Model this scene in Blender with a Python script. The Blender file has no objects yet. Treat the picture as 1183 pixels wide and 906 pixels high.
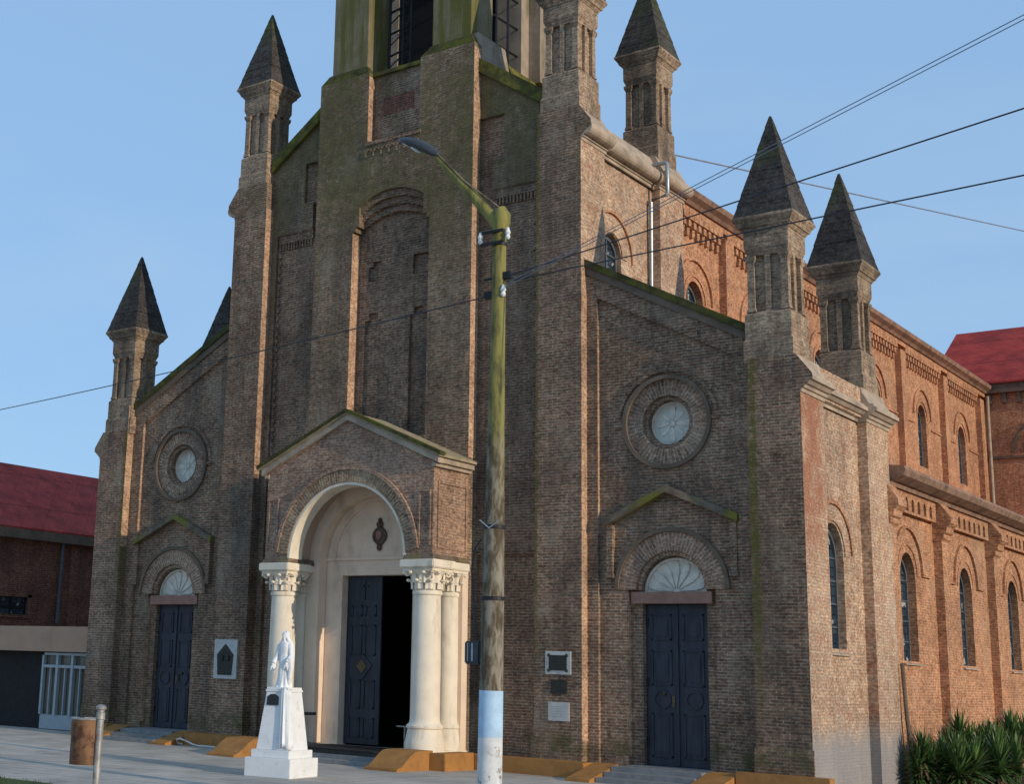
import bpy, bmesh, math, random
from mathutils import Vector, Matrix, noise as mnoise
R = math.radians
random.seed(7)
S = bpy.context.scene
C = S.collection

# ---------------------------------------------------------------- camera
cam_d = bpy.data.cameras.new('camera')
cam = bpy.data.objects.new('camera', cam_d); C.objects.link(cam)
ax_r = Vector((0.78123443, 0.62330392, 0.03413191)); ax_u = Vector((0.10308624, -0.18274660, 0.97774072)); ax_f = Vector((-0.61566711, 0.76032618, 0.20702200))
m = Matrix.Identity(4)
for i in range(3):
    m[i][0], m[i][1], m[i][2] = ax_r[i], ax_u[i], -ax_f[i]
m.translation = (19.56286, -26.14397, 1.83560)
cam.matrix_world = m
cam_d.sensor_width = 36.0
cam_d.lens = 1601.88 / 1183 * 36.0
cam_d.shift_x = 196.87 / 1183; cam_d.shift_y = -19.34 / 1183
cam_d.clip_start = 0.1; cam_d.clip_end = 2000
S.camera = cam

# ---------------------------------------------------------------- light
SUN_EL, SUN_FRONT = 15.0, 6.5          # low sun from the right, a touch in front of the facade
world = bpy.data.worlds.new('World'); S.world = world; world.use_nodes = True
wn = world.node_tree; bg = wn.nodes['Background']
sky = wn.nodes.new('ShaderNodeTexSky'); sky.sky_type = 'NISHITA'; sky.sun_disc = False
to_sun = Vector((math.cos(R(SUN_EL)) * math.cos(R(SUN_FRONT)), -math.cos(R(SUN_EL)) * math.sin(R(SUN_FRONT)), math.sin(R(SUN_EL))))
sky.sun_elevation = R(SUN_EL); sky.sun_rotation = math.atan2(to_sun.x, to_sun.y)
sky.altitude = 0; sky.air_density = 1.0; sky.dust_density = 0.25; sky.ozone_density = 3.0
hz = wn.nodes.new('ShaderNodeMix'); hz.data_type = 'RGBA'; hz.inputs[0].default_value = 0.84      # flat blue mixed over the sky: evens it out, lifts ambient against sun
hz.inputs[7].default_value = (1.46, 2.46, 3.86, 1)
wn.links.new(sky.outputs[0], hz.inputs[6])
tc = wn.nodes.new('ShaderNodeTexCoord'); mp = wn.nodes.new('ShaderNodeMapping'); mp.inputs['Scale'].default_value = (1.0, 1.6, 4.0); wn.links.new(tc.outputs['Generated'], mp.inputs[0])
cn = wn.nodes.new('ShaderNodeTexNoise'); cn.inputs['Scale'].default_value = 2.2; cn.inputs['Detail'].default_value = 7; cn.inputs['Roughness'].default_value = 0.6; wn.links.new(mp.outputs[0], cn.inputs['Vector'])
cr = wn.nodes.new('ShaderNodeMapRange'); cr.interpolation_type = 'SMOOTHSTEP'; cr.inputs[1].default_value = 0.42; cr.inputs[2].default_value = 0.78; cr.inputs[4].default_value = 0.20; wn.links.new(cn.outputs[0], cr.inputs[0])
cm = wn.nodes.new('ShaderNodeMix'); cm.data_type = 'RGBA'; cm.inputs[7].default_value = (2.6, 3.3, 3.95, 1)
wn.links.new(cr.outputs[0], cm.inputs[0]); wn.links.new(hz.outputs[2], cm.inputs[6]); wn.links.new(cm.outputs[2], bg.inputs[0]); bg.inputs[1].default_value = 0.15
sun_d = bpy.data.lights.new('sun', 'SUN'); sun_d.energy = 2.15; sun_d.angle = R(0.5); sun_d.color = (1.0, 0.85, 0.66)
sun = bpy.data.objects.new('sun', sun_d); C.objects.link(sun)
sun.rotation_euler = to_sun.to_track_quat('Z', 'Y').to_euler(); sun.location = (60, 0, 40)
S.view_settings.view_transform = 'Standard'; S.view_settings.look = 'None'
S.view_settings.exposure = 0.46; S.view_settings.gamma = 1.0; S.view_settings.use_curve_mapping = False
S.cycles.max_bounces = 6; S.cycles.use_denoising = True

# ---------------------------------------------------------------- materials
class Mat:
    """small helper to write node trees"""
    def __init__(s, name):
        s.m = bpy.data.materials.new(name); s.m.use_nodes = True
        s.t = s.m.node_tree; s.b = s.t.nodes['Principled BSDF']; s.cache = {}
    def n(s, ty, **k):
        x = s.t.nodes.new(ty)
        for a, v in k.items(): setattr(x, a, v)
        return x
    def put(s, sock, v):
        if isinstance(v, bpy.types.NodeSocket): s.t.links.new(v, sock)
        elif isinstance(v, (tuple, list)) and len(v) == 3 and sock.type == 'RGBA': sock.default_value = (*v, 1)
        else: sock.default_value = v
    def math(s, op, a, b=0.0, clamp=False):
        x = s.n('ShaderNodeMath', operation=op, use_clamp=clamp); s.put(x.inputs[0], a); s.put(x.inputs[1], b); return x.outputs[0]
    def mix(s, f, a, b, mode='MIX'):
        x = s.n('ShaderNodeMix', data_type='RGBA', blend_type=mode); s.put(x.inputs[0], f); s.put(x.inputs[6], a); s.put(x.inputs[7], b); return x.outputs[2]
    def ramp(s, v, a, b, lo=0.0, hi=1.0):
        x = s.n('ShaderNodeMapRange', interpolation_type='SMOOTHSTEP'); s.put(x.inputs[0], v)
        for i, q in enumerate((a, b, lo, hi)): x.inputs[i + 1].default_value = q
        return x.outputs[0]
    def pos(s):
        if 'pos' not in s.cache:
            g = s.n('ShaderNodeNewGeometry'); s.cache['geo'] = g; s.cache['pos'] = g.outputs['Position']
            sp = s.n('ShaderNodeSeparateXYZ'); s.put(sp.inputs[0], g.outputs['Position']); s.cache['xyz'] = sp.outputs
        return s.cache['pos']
    def xyz(s, i): s.pos(); return s.cache['xyz'][i]
    def noise(s, scale, detail=3.0, rough=0.55, vec=None, stretch=None):
        x = s.n('ShaderNodeTexNoise'); v = vec or s.pos()
        if stretch:
            mp = s.n('ShaderNodeMapping'); mp.inputs['Scale'].default_value = stretch; s.put(mp.inputs[0], v); v = mp.outputs[0]
        s.put(x.inputs['Vector'], v); x.inputs['Scale'].default_value = scale; x.inputs['Detail'].default_value = detail; x.inputs['Roughness'].default_value = rough
        return x.outputs[0]
    def wallvec(s):
        s.pos(); g = s.cache['geo']
        sp = s.n('ShaderNodeSeparateXYZ'); s.put(sp.inputs[0], g.outputs['True Normal'])
        side = s.math('GREATER_THAN', s.math('ABSOLUTE', sp.outputs[0]), s.math('ABSOLUTE', sp.outputs[1]))
        x, y, z = s.xyz(0), s.xyz(1), s.xyz(2)
        u = s.math('ADD', x, s.math('MULTIPLY', side, s.math('SUBTRACT', y, x)))
        c = s.n('ShaderNodeCombineXYZ'); s.put(c.inputs[0], u); s.put(c.inputs[1], z); return c.outputs[0]
    def bump(s, h, strength=0.4, dist=0.02):
        x = s.n('ShaderNodeBump'); s.put(x.inputs['Height'], h); x.inputs['Strength'].default_value = strength; x.inputs['Distance'].default_value = dist
        s.t.links.new(x.outputs[0], s.b.inputs['Normal'])
    def out(s, col, rough=0.9, spec=0.2, metal=0.0):
        s.put(s.b.inputs['Base Color'], col); s.put(s.b.inputs['Roughness'], rough); s.b.inputs['Specular IOR Level'].default_value = spec; s.b.inputs['Metallic'].default_value = metal
        return s.m

def brick(name, c1, c2, mortar, lime=None, moss=None, uv=False, soot=0.0, row=0.062, width=0.24, patch=None, plinth=False, streaks=None, low_grey=False, contrast=(0.72, 1.22), mort=0.011):
    M = Mat(name); M.pos()
    if uv:
        t = M.n('ShaderNodeUVMap'); vec = t.outputs[0]
    else: vec = M.wallvec()
    # slight wobble so that courses are not ruler straight
    wob = M.n('ShaderNodeVectorMath', operation='SCALE'); nz = M.n('ShaderNodeTexNoise'); M.put(nz.inputs['Vector'], M.pos()); nz.inputs['Scale'].default_value = 2.5
    M.put(wob.inputs[0], nz.outputs['Color']); wob.inputs['Scale'].default_value = 0.02
    ad = M.n('ShaderNodeVectorMath', operation='ADD'); M.put(ad.inputs[0], vec); M.put(ad.inputs[1], wob.outputs[0])
    b = M.n('ShaderNodeTexBrick'); M.put(b.inputs['Vector'], ad.outputs[0])
    b.inputs['Color1'].default_value = (*c1, 1); b.inputs['Color2'].default_value = (*c2, 1); b.inputs['Mortar'].default_value = (*mortar, 1)
    b.inputs['Scale'].default_value = 1.0; b.inputs['Mortar Size'].default_value = mort; b.inputs['Mortar Smooth'].default_value = 0.3; b.inputs['Bias'].default_value = -0.1
    b.inputs['Brick Width'].default_value = width; b.inputs['Row Height'].default_value = row
    col = b.outputs['Color']
    big = M.noise(0.55, 4); col = M.mix(1.0, col, M.mix(M.ramp(big, 0.3, 0.7), (contrast[0],) * 3, (contrast[1], contrast[1] * 0.98, contrast[1] * 0.95)), 'MULTIPLY')
    fine = M.noise(11, 6, 0.78, stretch=(1, 1, 1.7)); col = M.mix(1.0, col, M.mix(M.ramp(fine, 0.33, 0.67), (0.5, 0.48, 0.48), (1.5, 1.48, 1.46)), 'MULTIPLY')
    blot = M.noise(3.1, 5, 0.7); col = M.mix(1.0, col, M.mix(M.ramp(blot, 0.35, 0.65), (0.84, 0.80, 0.80), (1.14, 1.16, 1.16)), 'MULTIPLY')
    if lime:
        ef = M.math('MULTIPLY', M.ramp(M.noise(0.75, 7, 0.7, stretch=(1, 1, .7)), 0.52, 0.68), 0.42); col = M.mix(ef, col, lime[0])
    if lime: col = M.mix(M.math('MULTIPLY', M.ramp(M.noise(5.5, 6, 0.75), 0.52, 0.72), lime[1]), col, lime[0])
    if patch:   # bare red brick where the wash has come off the corner strip, and small chips elsewhere
        nn = M.noise(1.6, 5, 0.7)
        near = M.ramp(M.math('ADD', M.xyz(1), M.math('MULTIPLY', nn, 1.4)), 1.25, 1.7, 1, 0)
        hi = M.ramp(M.xyz(2), 3.6, 5.2)
        k = M.math('MAXIMUM', M.math('MULTIPLY', M.math('MULTIPLY', near, M.math('MULTIPLY', hi, M.ramp(M.xyz(2), 8.0, 8.2, 1, 0))), M.ramp(M.noise(2.1, 6, .75), .36, .56, .25, .9)), M.math('MULTIPLY', M.ramp(M.noise(3.2, 6, 0.8), 0.52, 0.66), 0.65))
        col = M.mix(k, col, M.mix(1.0, patch, M.mix(M.ramp(fine, .3, .7), (.7, .7, .7), (1.2, 1.2, 1.2)), 'MULTIPLY'))
    if low_grey:
        col = M.mix(M.math('MULTIPLY', M.ramp(M.math('ADD', M.xyz(2), M.math('MULTIPLY', M.noise(1.1, 4), 0.9)), 1.0, 1.75, 1, 0), 0.85), col, (0.27, 0.265, 0.26))
    if soot: col = M.mix(M.math('MULTIPLY', M.ramp(M.noise(1.3, 7, 0.7, stretch=(1, 1, 0.22)), 0.44, 0.68), soot * 1.3), col, (0.055, 0.047, 0.042))
    if plinth:  # damp mossy band above the pavement
        zz = M.xyz(2); band = M.math('MULTIPLY', M.ramp(zz, 0.1, 0.4), M.ramp(zz, 0.45, 0.85, 1, 0))
        col = M.mix(M.math('MULTIPLY', band, M.ramp(M.noise(1.7, 5), 0.4, 0.62, 0.0, 0.7)), col, (0.085, 0.085, 0.03))
    if streaks:  # green run-off stains down the angles of the buttresses
        f = None
        for x0, w, z0 in streaks:
            d = M.math('ABSOLUTE', M.math('SUBTRACT', M.xyz(0), x0))
            k = M.math('MULTIPLY', M.ramp(M.math('ADD', d, M.math('MULTIPLY', M.noise(3.0, 4, stretch=(1, 1, .3)), w)), w * 0.8, w * 1.7, 1, 0), M.ramp(M.xyz(2), z0, z0 + 3.0))
            f = k if f is None else M.math('MAXIMUM', f, k)
        col = M.mix(M.math('MULTIPLY', f, M.ramp(M.noise(9, 6, 0.75), 0.36, 0.6, 0.25, 0.9)), col, (0.10, 0.095, 0.022))
    if moss:
        z0, z1, lo, hi, mc = moss
        v = M.math('ADD', M.noise(0.8, 7, 0.65, stretch=(1, 1, 0.55)), M.ramp(M.xyz(2), z0, z1, -0.22, 0.08))
        f = M.math('MULTIPLY', M.ramp(v, lo, hi), M.ramp(M.noise(8, 6, 0.75), 0.36, 0.58, 0.30, 0.92))
        mcol = M.mix(M.ramp(M.noise(4, 5), 0.35, 0.65), mc, tuple(q * 1.5 for q in mc))
        col = M.mix(f, col, mcol)
    h = M.math('ADD', M.math('MULTIPLY', b.outputs['Fac'], -0.7), M.math('MULTIPLY', fine, 0.8))
    M.bump(h, 0.45, 0.02)
    return M.out(col, 0.92, 0.12)

MOSS = (0.098, 0.085, 0.036)
def plain(name, col, rough=0.8, spec=0.3, metal=0.0, var=0.18, scale=6.0, stain=None, bump=0.0, stretch=None):
    M = Mat(name)
    n = M.noise(scale, 5, 0.6, stretch=stretch)
    c = M.mix(1.0, col, M.mix(M.ramp(n, 0.3, 0.7), (1 - var,) * 3, (1 + var,) * 3), 'MULTIPLY')
    if stain:
        sc, lo, hi, k, st = stain[1], stain[2], stain[3], stain[4], (stain[5] if len(stain) > 5 else None)
        c = M.mix(M.math('MULTIPLY', M.ramp(M.noise(sc, 6, 0.68, stretch=st), lo, hi), k), c, stain[0])
    if bump: M.bump(M.noise(scale * 4, 5, 0.65), bump, 0.02)
    return M.out(c, rough, spec, metal)

MT = {}
st_ = [(9.02, 0.12, 0.3), (-8.97, 0.09, 2.5), (4.15, 0.06, 1.0)]
MT['brick'] = brick('weathered_brick', (0.255, 0.142, 0.09), (0.148, 0.088, 0.057), (0.295, 0.25, 0.185), lime=((0.315, 0.265, 0.195), 0.45), soot=0.4, plinth=True, streaks=st_, moss=(7, 17, 0.5, 0.70, MOSS))
MT['brick_moss'] = brick('mossy_brick', (0.255, 0.15, 0.095), (0.155, 0.10, 0.063), (0.28, 0.242, 0.175), lime=((0.305, 0.262, 0.19), 0.4), soot=0.4, streaks=st_, moss=(7, 16, 0.37, 0.64, MOSS))
MT['brick_arch'] = brick('arch_brick', (0.312, 0.195, 0.131), (0.200, 0.130, 0.095), (0.388, 0.319, 0.242), uv=True, row=0.075, width=0.3, lime=((0.413, 0.330, 0.242), 0.4), soot=0.2)
MT['brick_arch_moss'] = brick('mossy_arch_brick', (0.288, 0.189, 0.121), (0.200, 0.130, 0.089), (0.375, 0.307, 0.210), uv=True, row=0.075, width=0.3, lime=((0.413, 0.330, 0.210), 0.4), moss=(4, 7, 0.46, 0.66, (0.10, 0.085, 0.035)))
MT['brick_block'] = brick('limewashed_brick', (0.50, 0.365, 0.255), (0.45, 0.275, 0.175), (0.37, 0.275, 0.195), lime=((0.5, 0.43, 0.34), 0.6), patch=(0.34, 0.145, 0.085), low_grey=True, soot=0.12, contrast=(0.85, 1.12))
MT['brick_reveal'] = brick('pale_sunlit_brick', (0.45, 0.28, 0.175), (0.37, 0.215, 0.135), (0.45, 0.33, 0.235), lime=((0.48, 0.36, 0.255), 0.6), soot=0.1)  # paler salmon brick, set only on sun-facing returns to brighten their lit strips
MT['brick_red'] = brick('orange_brick', (0.454, 0.215, 0.113), (0.374, 0.172, 0.090), (0.454, 0.289, 0.180), lime=((0.487, 0.332, 0.214), 0.5), contrast=(0.86, 1.12), soot=0.08)
MT['brick_pin'] = brick('pinnacle_brick', (0.32, 0.23, 0.155), (0.21, 0.148, 0.105), (0.34, 0.275, 0.20), lime=((0.38, 0.30, 0.215), 0.5), soot=0.5)
MT['brick_porch'] = brick('porch_brick', (0.363, 0.215, 0.142), (0.242, 0.147, 0.103), (0.363, 0.284, 0.216), lime=((0.396, 0.304, 0.225), 0.5), soot=0.2)
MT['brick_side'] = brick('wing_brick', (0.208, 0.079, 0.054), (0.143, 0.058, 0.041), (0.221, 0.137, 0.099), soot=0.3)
MT['spire'] = brick('spire_brick', (0.058, 0.053, 0.05), (0.04, 0.037, 0.036), (0.075, 0.068, 0.06), row=0.1, width=0.26, lime=((0.13, 0.12, 0.11), 0.35), moss=(9, 13, 0.56, 0.75, (0.05, 0.06, 0.02)))
MT['cornice'] = plain('stucco_cornice', (0.40, 0.315, 0.235), 0.9, 0.15, var=0.2, scale=3, stain=((0.12, 0.1, 0.08), 1.4, 0.5, 0.75, 0.7), bump=0.3)
MT['cornice_aisle'] = plain('weathered_brick_cornice', (0.27, 0.165, 0.115), 0.9, 0.15, var=0.25, scale=4, stain=((0.08, 0.065, 0.05), 1.6, 0.48, 0.72, 0.7), bump=0.4)
MT['cornice_dark'] = plain('weathered_cornice', (0.17, 0.125, 0.09), 0.9, 0.15, var=0.25, scale=4, stain=((0.05, 0.045, 0.035), 2.0, 0.45, 0.7, 0.7), bump=0.3)
MT['moss'] = plain('mossy_coping', (0.135, 0.122, 0.028), 0.95, 0.1, var=0.4, scale=3.5, stain=((0.06, 0.055, 0.03), 2.2, 0.42, 0.66, 0.85), bump=0.8)
MT['moss_dark'] = plain('dark_mossy_coping', (0.062, 0.058, 0.024), 0.95, 0.1, var=0.4, scale=5, stain=((0.10, 0.105, 0.02), 1.6, 0.46, 0.64, 0.9), bump=0.8)
MT['hood'] = plain('lichened_moulding', (0.155, 0.118, 0.085), 0.95, 0.1, var=0.3, scale=5, stain=((0.19, 0.165, 0.03), 1.1, 0.45, 0.6, 0.9), bump=0.6)
MT['cream'] = plain('cream_paint', (0.76, 0.67, 0.53), 0.75, 0.25, var=0.06, scale=2.5, stain=((0.40, 0.33, 0.23), 2.6, 0.50, 0.74, 0.7, (1.6, 1.6, 0.35)), bump=0.25)
MT['pinkish'] = plain('porch_plaster', (0.76, 0.59, 0.44), 0.8, 0.2, var=0.06, scale=2.0, stain=((0.36, 0.27, 0.2), 1.7, 0.5, 0.76, 0.6, (1, 1, .4)), bump=0.2)
MT['vault'] = plain('vault_plaster', (0.44, 0.32, 0.23), 0.85, 0.2, var=0.08, scale=2.0, stain=((0.25, 0.18, 0.13), 1.5, 0.5, 0.75, 0.6), bump=0.1)
MT['belfry'] = plain('belfry_plaster', (0.34, 0.27, 0.205), 0.9, 0.15, var=0.15, scale=2.5, stain=((0.15, 0.125, 0.06), 0.9, 0.5, 0.68, 0.8, (1, 1, 0.25)), bump=0.3)
MT['belfry_moss'] = plain('mossy_belfry_plaster', (0.215, 0.175, 0.105), 0.9, 0.15, var=0.15, scale=2.5, stain=((0.125, 0.115, 0.03), 1.3, 0.44, 0.6, 0.95, (2.2, 2.2, 0.15)), bump=0.4)
MT['lintel'] = plain('pink_lintel', (0.30, 0.165, 0.125), 0.85, 0.2, var=0.12, scale=5, bump=0.2)
MT['door'] = plain('slate_blue_door', (0.027, 0.032, 0.042), 0.5, 0.35, var=0.3, scale=9, stretch=(1, 1, .18), stain=((0.055, 0.058, 0.06), 3.0, 0.54, 0.74, 0.6, (2, 2, .3)), bump=0.15)
MT['brass'] = plain('dull_brass', (0.12, 0.09, 0.045), 0.45, 0.5, 0.6)
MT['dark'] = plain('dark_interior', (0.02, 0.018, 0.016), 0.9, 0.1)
MT['white'] = plain('white_paint', (0.76, 0.76, 0.74), 0.6, 0.3, var=0.04, scale=4, stain=((0.42, 0.40, 0.35), 5.5, 0.54, 0.74, 0.6))
MT['glass_white'] = plain('white_tracery', (0.68, 0.62, 0.52), 0.6, 0.3, var=0.15, scale=4, stain=((0.3, 0.28, 0.25), 3, 0.55, 0.7, 0.5))
MT['glass_pale'] = plain('pale_glass', (0.56, 0.54, 0.46), 0.4, 0.4, var=0.12, scale=4, stain=((0.16, 0.16, 0.15), 3.2, 0.6, 0.68, 0.8))
MT['iron'] = plain('black_iron', (0.018, 0.018, 0.02), 0.55, 0.4, 0.3)
MT['lead'] = plain('grey_window_frame', (0.11, 0.125, 0.14), 0.55, 0.4, 0.2)
MT['zinc'] = plain('zinc_pipe', (0.36, 0.385, 0.39), 0.4, 0.5, 0.6, var=0.1)
MT['orange'] = plain('ochre_paint', (0.36, 0.17, 0.05), 0.75, 0.25, var=0.12, scale=4, stain=((0.2, 0.1, 0.04), 2.5, 0.5, 0.75, 0.6))
MT['step'] = plain('grey_step_stone', (0.23, 0.225, 0.215), 0.85, 0.2, var=0.14, scale=5, bump=0.2)
MT['mat'] = plain('black_rubber', (0.02, 0.02, 0.02), 0.9, 0.2)
MT['bronze'] = plain('dark_bronze', (0.035, 0.034, 0.026), 0.45, 0.5, 0.5, var=0.3, scale=20)
MT['marble'] = plain('pale_marble', (0.48, 0.47, 0.44), 0.5, 0.35, var=0.1, scale=8)
MT['rooftile'] = plain('porch_roof_tile', (0.33, 0.27, 0.17), 0.85, 0.2, var=0.2, scale=5, stain=((0.12, 0.115, 0.03), 1.8, 0.5, 0.72, 0.7), bump=0.4)
MT['canopy'] = plain('tan_render', (0.44, 0.275, 0.185), 0.85, 0.2, var=0.06, scale=1.5, stain=((0.2, 0.13, 0.09), 1.2, 0.5, 0.8, 0.4))
MT['bluegrey'] = plain('grey_blue_metal', (0.33, 0.37, 0.39), 0.5, 0.4, 0.1, var=0.08)
MT['curtain'] = plain('curtained_glass', (0.13, 0.115, 0.085), 0.25, 0.5, var=0.35, scale=9, stretch=(1, 1, 0.1))
MT['shade_sheet'] = plain('dark_shade_sheet', (0.018, 0.017, 0.016), 0.7, 0.2)  # near-black colour for sheets that stand in for shaded openings
MT['rust'] = plain('rusty_metal', (0.175, 0.092, 0.045), 0.7, 0.3, 0.2, var=0.35, scale=5, stretch=(1, 1, 0.35), stain=((0.06, 0.022, 0.015), 3.5, 0.5, 0.66, 0.85))
MT['galv'] = plain('weathered_galvanised', (0.34, 0.32, 0.29), 0.5, 0.4, 0.4, var=0.25, scale=8, stain=((0.16, 0.08, 0.04), 5, 0.52, 0.7, 0.8))
MT['pole_green'] = plain('olive_yellow_paint', (0.22, 0.195, 0.05), 0.7, 0.3, var=0.25, scale=4, stretch=(3, 3, .4), stain=((0.075, 0.075, 0.02), 3, 0.45, 0.68, 0.85, (2, 2, .35)))
MT['pole_bare'] = plain('weathered_pole_wood', (0.20, 0.16, 0.105), 0.85, 0.2, var=0.3, scale=3, stretch=(3, 3, 0.5), stain=((0.07, 0.05, 0.025), 2.0, 0.44, 0.6, 0.85, (2, 2, .5)), bump=0.4)
MT['pole_blue'] = plain('sky_blue_band_paint', (0.40, 0.56, 0.70), 0.7, 0.3, var=0.12, scale=5, stain=((0.5, 0.55, 0.58), 6, 0.58, 0.72, 0.4))
MT['pole_white'] = plain('flaking_white_paint', (0.62, 0.62, 0.60), 0.8, 0.25, var=0.12, scale=5, stain=((0.17, 0.14, 0.1), 6, 0.53, 0.62, 0.85))
def pole_mat():
    M = Mat('olive_paint_wearing_to_bare_pole')
    n = M.noise(2.2, 6, 0.7, stretch=(2.5, 2.5, .35)); n2 = M.noise(5, 5, .65, stretch=(2, 2, .6))
    paint = M.mix(M.ramp(n2, .4, .66), (0.23, 0.205, 0.06), (0.10, 0.09, 0.035))
    bare = M.mix(M.ramp(n2, .36, .62), (0.27, 0.235, 0.175), (0.085, 0.06, 0.032))
    f = M.ramp(M.math('ADD', M.xyz(2), M.math('MULTIPLY', n, 3.4)), 6.1, 7.3)
    c = M.mix(f, bare, paint)
    dark_left = M.math('MULTIPLY', M.ramp(M.xyz(0), 8.72, 8.84, 1, 0), M.ramp(n, .35, .6)); c = M.mix(M.math('MULTIPLY', dark_left, .6), c, (0.045, 0.04, 0.02))  # patchy darker tone down the left side of the pole
    M.bump(n2, .35, .02); return M.out(c, .75, .25)
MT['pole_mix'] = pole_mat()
MT['lamp'] = plain('grey_lamp_casting', (0.05, 0.052, 0.056), 0.4, 0.5, 0.3)
MT['lens'] = plain('lamp_lens', (0.6, 0.62, 0.62), 0.15, 0.6)
MT['hose'] = plain('white_hose', (0.62, 0.60, 0.55), 0.5, 0.4)
MT['cable'] = plain('black_cable', (0.04, 0.042, 0.048), 0.6, 0.3)
MT['cable_grey'] = plain('grey_cable', (0.2, 0.22, 0.25), 0.6, 0.3)
MT['crest'] = plain('painted_crest', (0.085, 0.05, 0.03), 0.5, 0.4, var=0.5, scale=16)
MT['ground'] = plain('bare_ground', (0.12, 0.10, 0.075), 0.95, 0.1, var=0.3, scale=0.6, bump=0.4)
MT['soil'] = plain('bed_soil', (0.06, 0.045, 0.03), 0.95, 0.1, var=0.3, scale=5, bump=0.6)
MT['trunk'] = plain('yucca_trunk', (0.12, 0.09, 0.06), 0.9, 0.1, var=0.4, scale=14)
def leaf_mat():
    M = Mat('sword_leaf'); n = M.noise(3.0, 4); r = M.n('ShaderNodeObjectInfo')
    c = M.mix(M.ramp(n, 0.3, 0.7), (0.04, 0.085, 0.024), (0.11, 0.195, 0.05)); return M.out(c, 0.42, 0.4)
MT['leaf'] = leaf_mat(); MT['dryleaf'] = plain('dry_leaf', (0.16, 0.115, 0.06), 0.8, 0.15, var=0.35, scale=6)
def grass_mat():
    M = Mat('lawn_grass'); c = M.mix(M.ramp(M.noise(2, 5), 0.3, 0.7), (0.03, 0.055, 0.012), (0.075, 0.10, 0.03)); return M.out(c, 0.7, 0.2)
MT['grass'] = grass_mat()
def sheet_roof(name, col):
    M = Mat(name)
    w = M.n('ShaderNodeTexWave', wave_type='BANDS', bands_direction='Y'); M.put(w.inputs[0], M.pos()); w.inputs['Scale'].default_value = 2.1; w.inputs['Distortion'].default_value = 0.0
    lap = M.math('MULTIPLY', M.ramp(M.math('FRACT', M.math('MULTIPLY', M.xyz(2), 0.72)), 0.0, 0.06, 0.6, 1.0), M.ramp(M.math('FRACT', M.math('MULTIPLY', M.math('ADD', M.xyz(1), M.math('MULTIPLY', M.xyz(0), 1.0)), 1.1)), 0.0, 0.08, 0.72, 1.0))
    c = M.mix(1.0, col, M.mix(M.ramp(M.noise(1.2, 6, 0.7), 0.3, 0.7), (0.66,) * 3, (1.25, 1.2, 1.2)), 'MULTIPLY')
    c = M.mix(M.math('MULTIPLY', M.ramp(M.noise(0.7, 6, .7, stretch=(1, .3, 1)), .5, .7), .2), c, (0.30, 0.085, 0.075))
    cc = M.n('ShaderNodeCombineXYZ');
    for i in range(3): M.put(cc.inputs[i], lap)
    c = M.mix(1.0, c, cc.outputs[0], 'MULTIPLY')
    M.bump(w.outputs[1], 0.5, 0.03)
    return M.out(c, 0.75, 0.12)
MT['redroof'] = sheet_roof('red_sheet_roof', (0.38, 0.05, 0.038))
def glass_mat():
    M = Mat('leaded_glass'); vec = M.wallvec()
    b = M.n('ShaderNodeTexBrick'); M.put(b.inputs['Vector'], vec); b.offset = 0.0
    b.inputs['Scale'].default_value = 1; b.inputs['Brick Width'].default_value = 0.21; b.inputs['Row Height'].default_value = 0.19; b.inputs['Mortar Size'].default_value = 0.012
    b.inputs['Color1'].default_value = (0.012, 0.03, 0.05, 1); b.inputs['Color2'].default_value = (0.05, 0.075, 0.09, 1); b.inputs['Mortar'].default_value = (0.006, 0.006, 0.007, 1)
    pale = M.ramp(M.noise(3.7, 2), 0.60, 0.66)
    c = M.mix(pale, b.outputs['Color'], (0.42, 0.44, 0.44))
    M.bump(M.noise(6, 2), 0.25, 0.03)
    return M.out(c, 0.12, 0.6)
MT['glass'] = glass_mat()
def paving_mat():
    M = Mat('plaza_paving')
    b = M.n('ShaderNodeTexBrick'); M.put(b.inputs['Vector'], M.pos()); b.offset = 0.0
    b.inputs['Scale'].default_value = 1; b.inputs['Brick Width'].default_value = 0.4; b.inputs['Row Height'].default_value = 0.4; b.inputs['Mortar Size'].default_value = 0.012
    b.inputs['Color1'].default_value = (0.54, 0.475, 0.40, 1); b.inputs['Color2'].default_value = (0.48, 0.425, 0.355, 1); b.inputs['Mortar'].default_value = (0.26, 0.245, 0.22, 1)
    c = M.mix(1.0, b.outputs['Color'], M.mix(M.ramp(M.noise(0.5, 6, 0.7), 0.3, 0.7), (0.8,) * 3, (1.15,) * 3), 'MULTIPLY')
    c = M.mix(M.math('MULTIPLY', M.ramp(M.noise(1.1, 7, 0.72), 0.52, 0.72), 0.6), c, (0.17, 0.16, 0.145))
    c = M.mix(M.math('MULTIPLY', M.ramp(M.noise(0.35, 3, 0.6, stretch=(.35, 1.6, 1)), 0.45, 0.62), 0.25), c, (0.2, 0.195, 0.19))
    M.bump(M.math('MULTIPLY', b.outputs['Fac'], -1), 0.3, 0.01)
    return M.out(c, 0.8, 0.25)
MT['paving'] = paving_mat()

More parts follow.
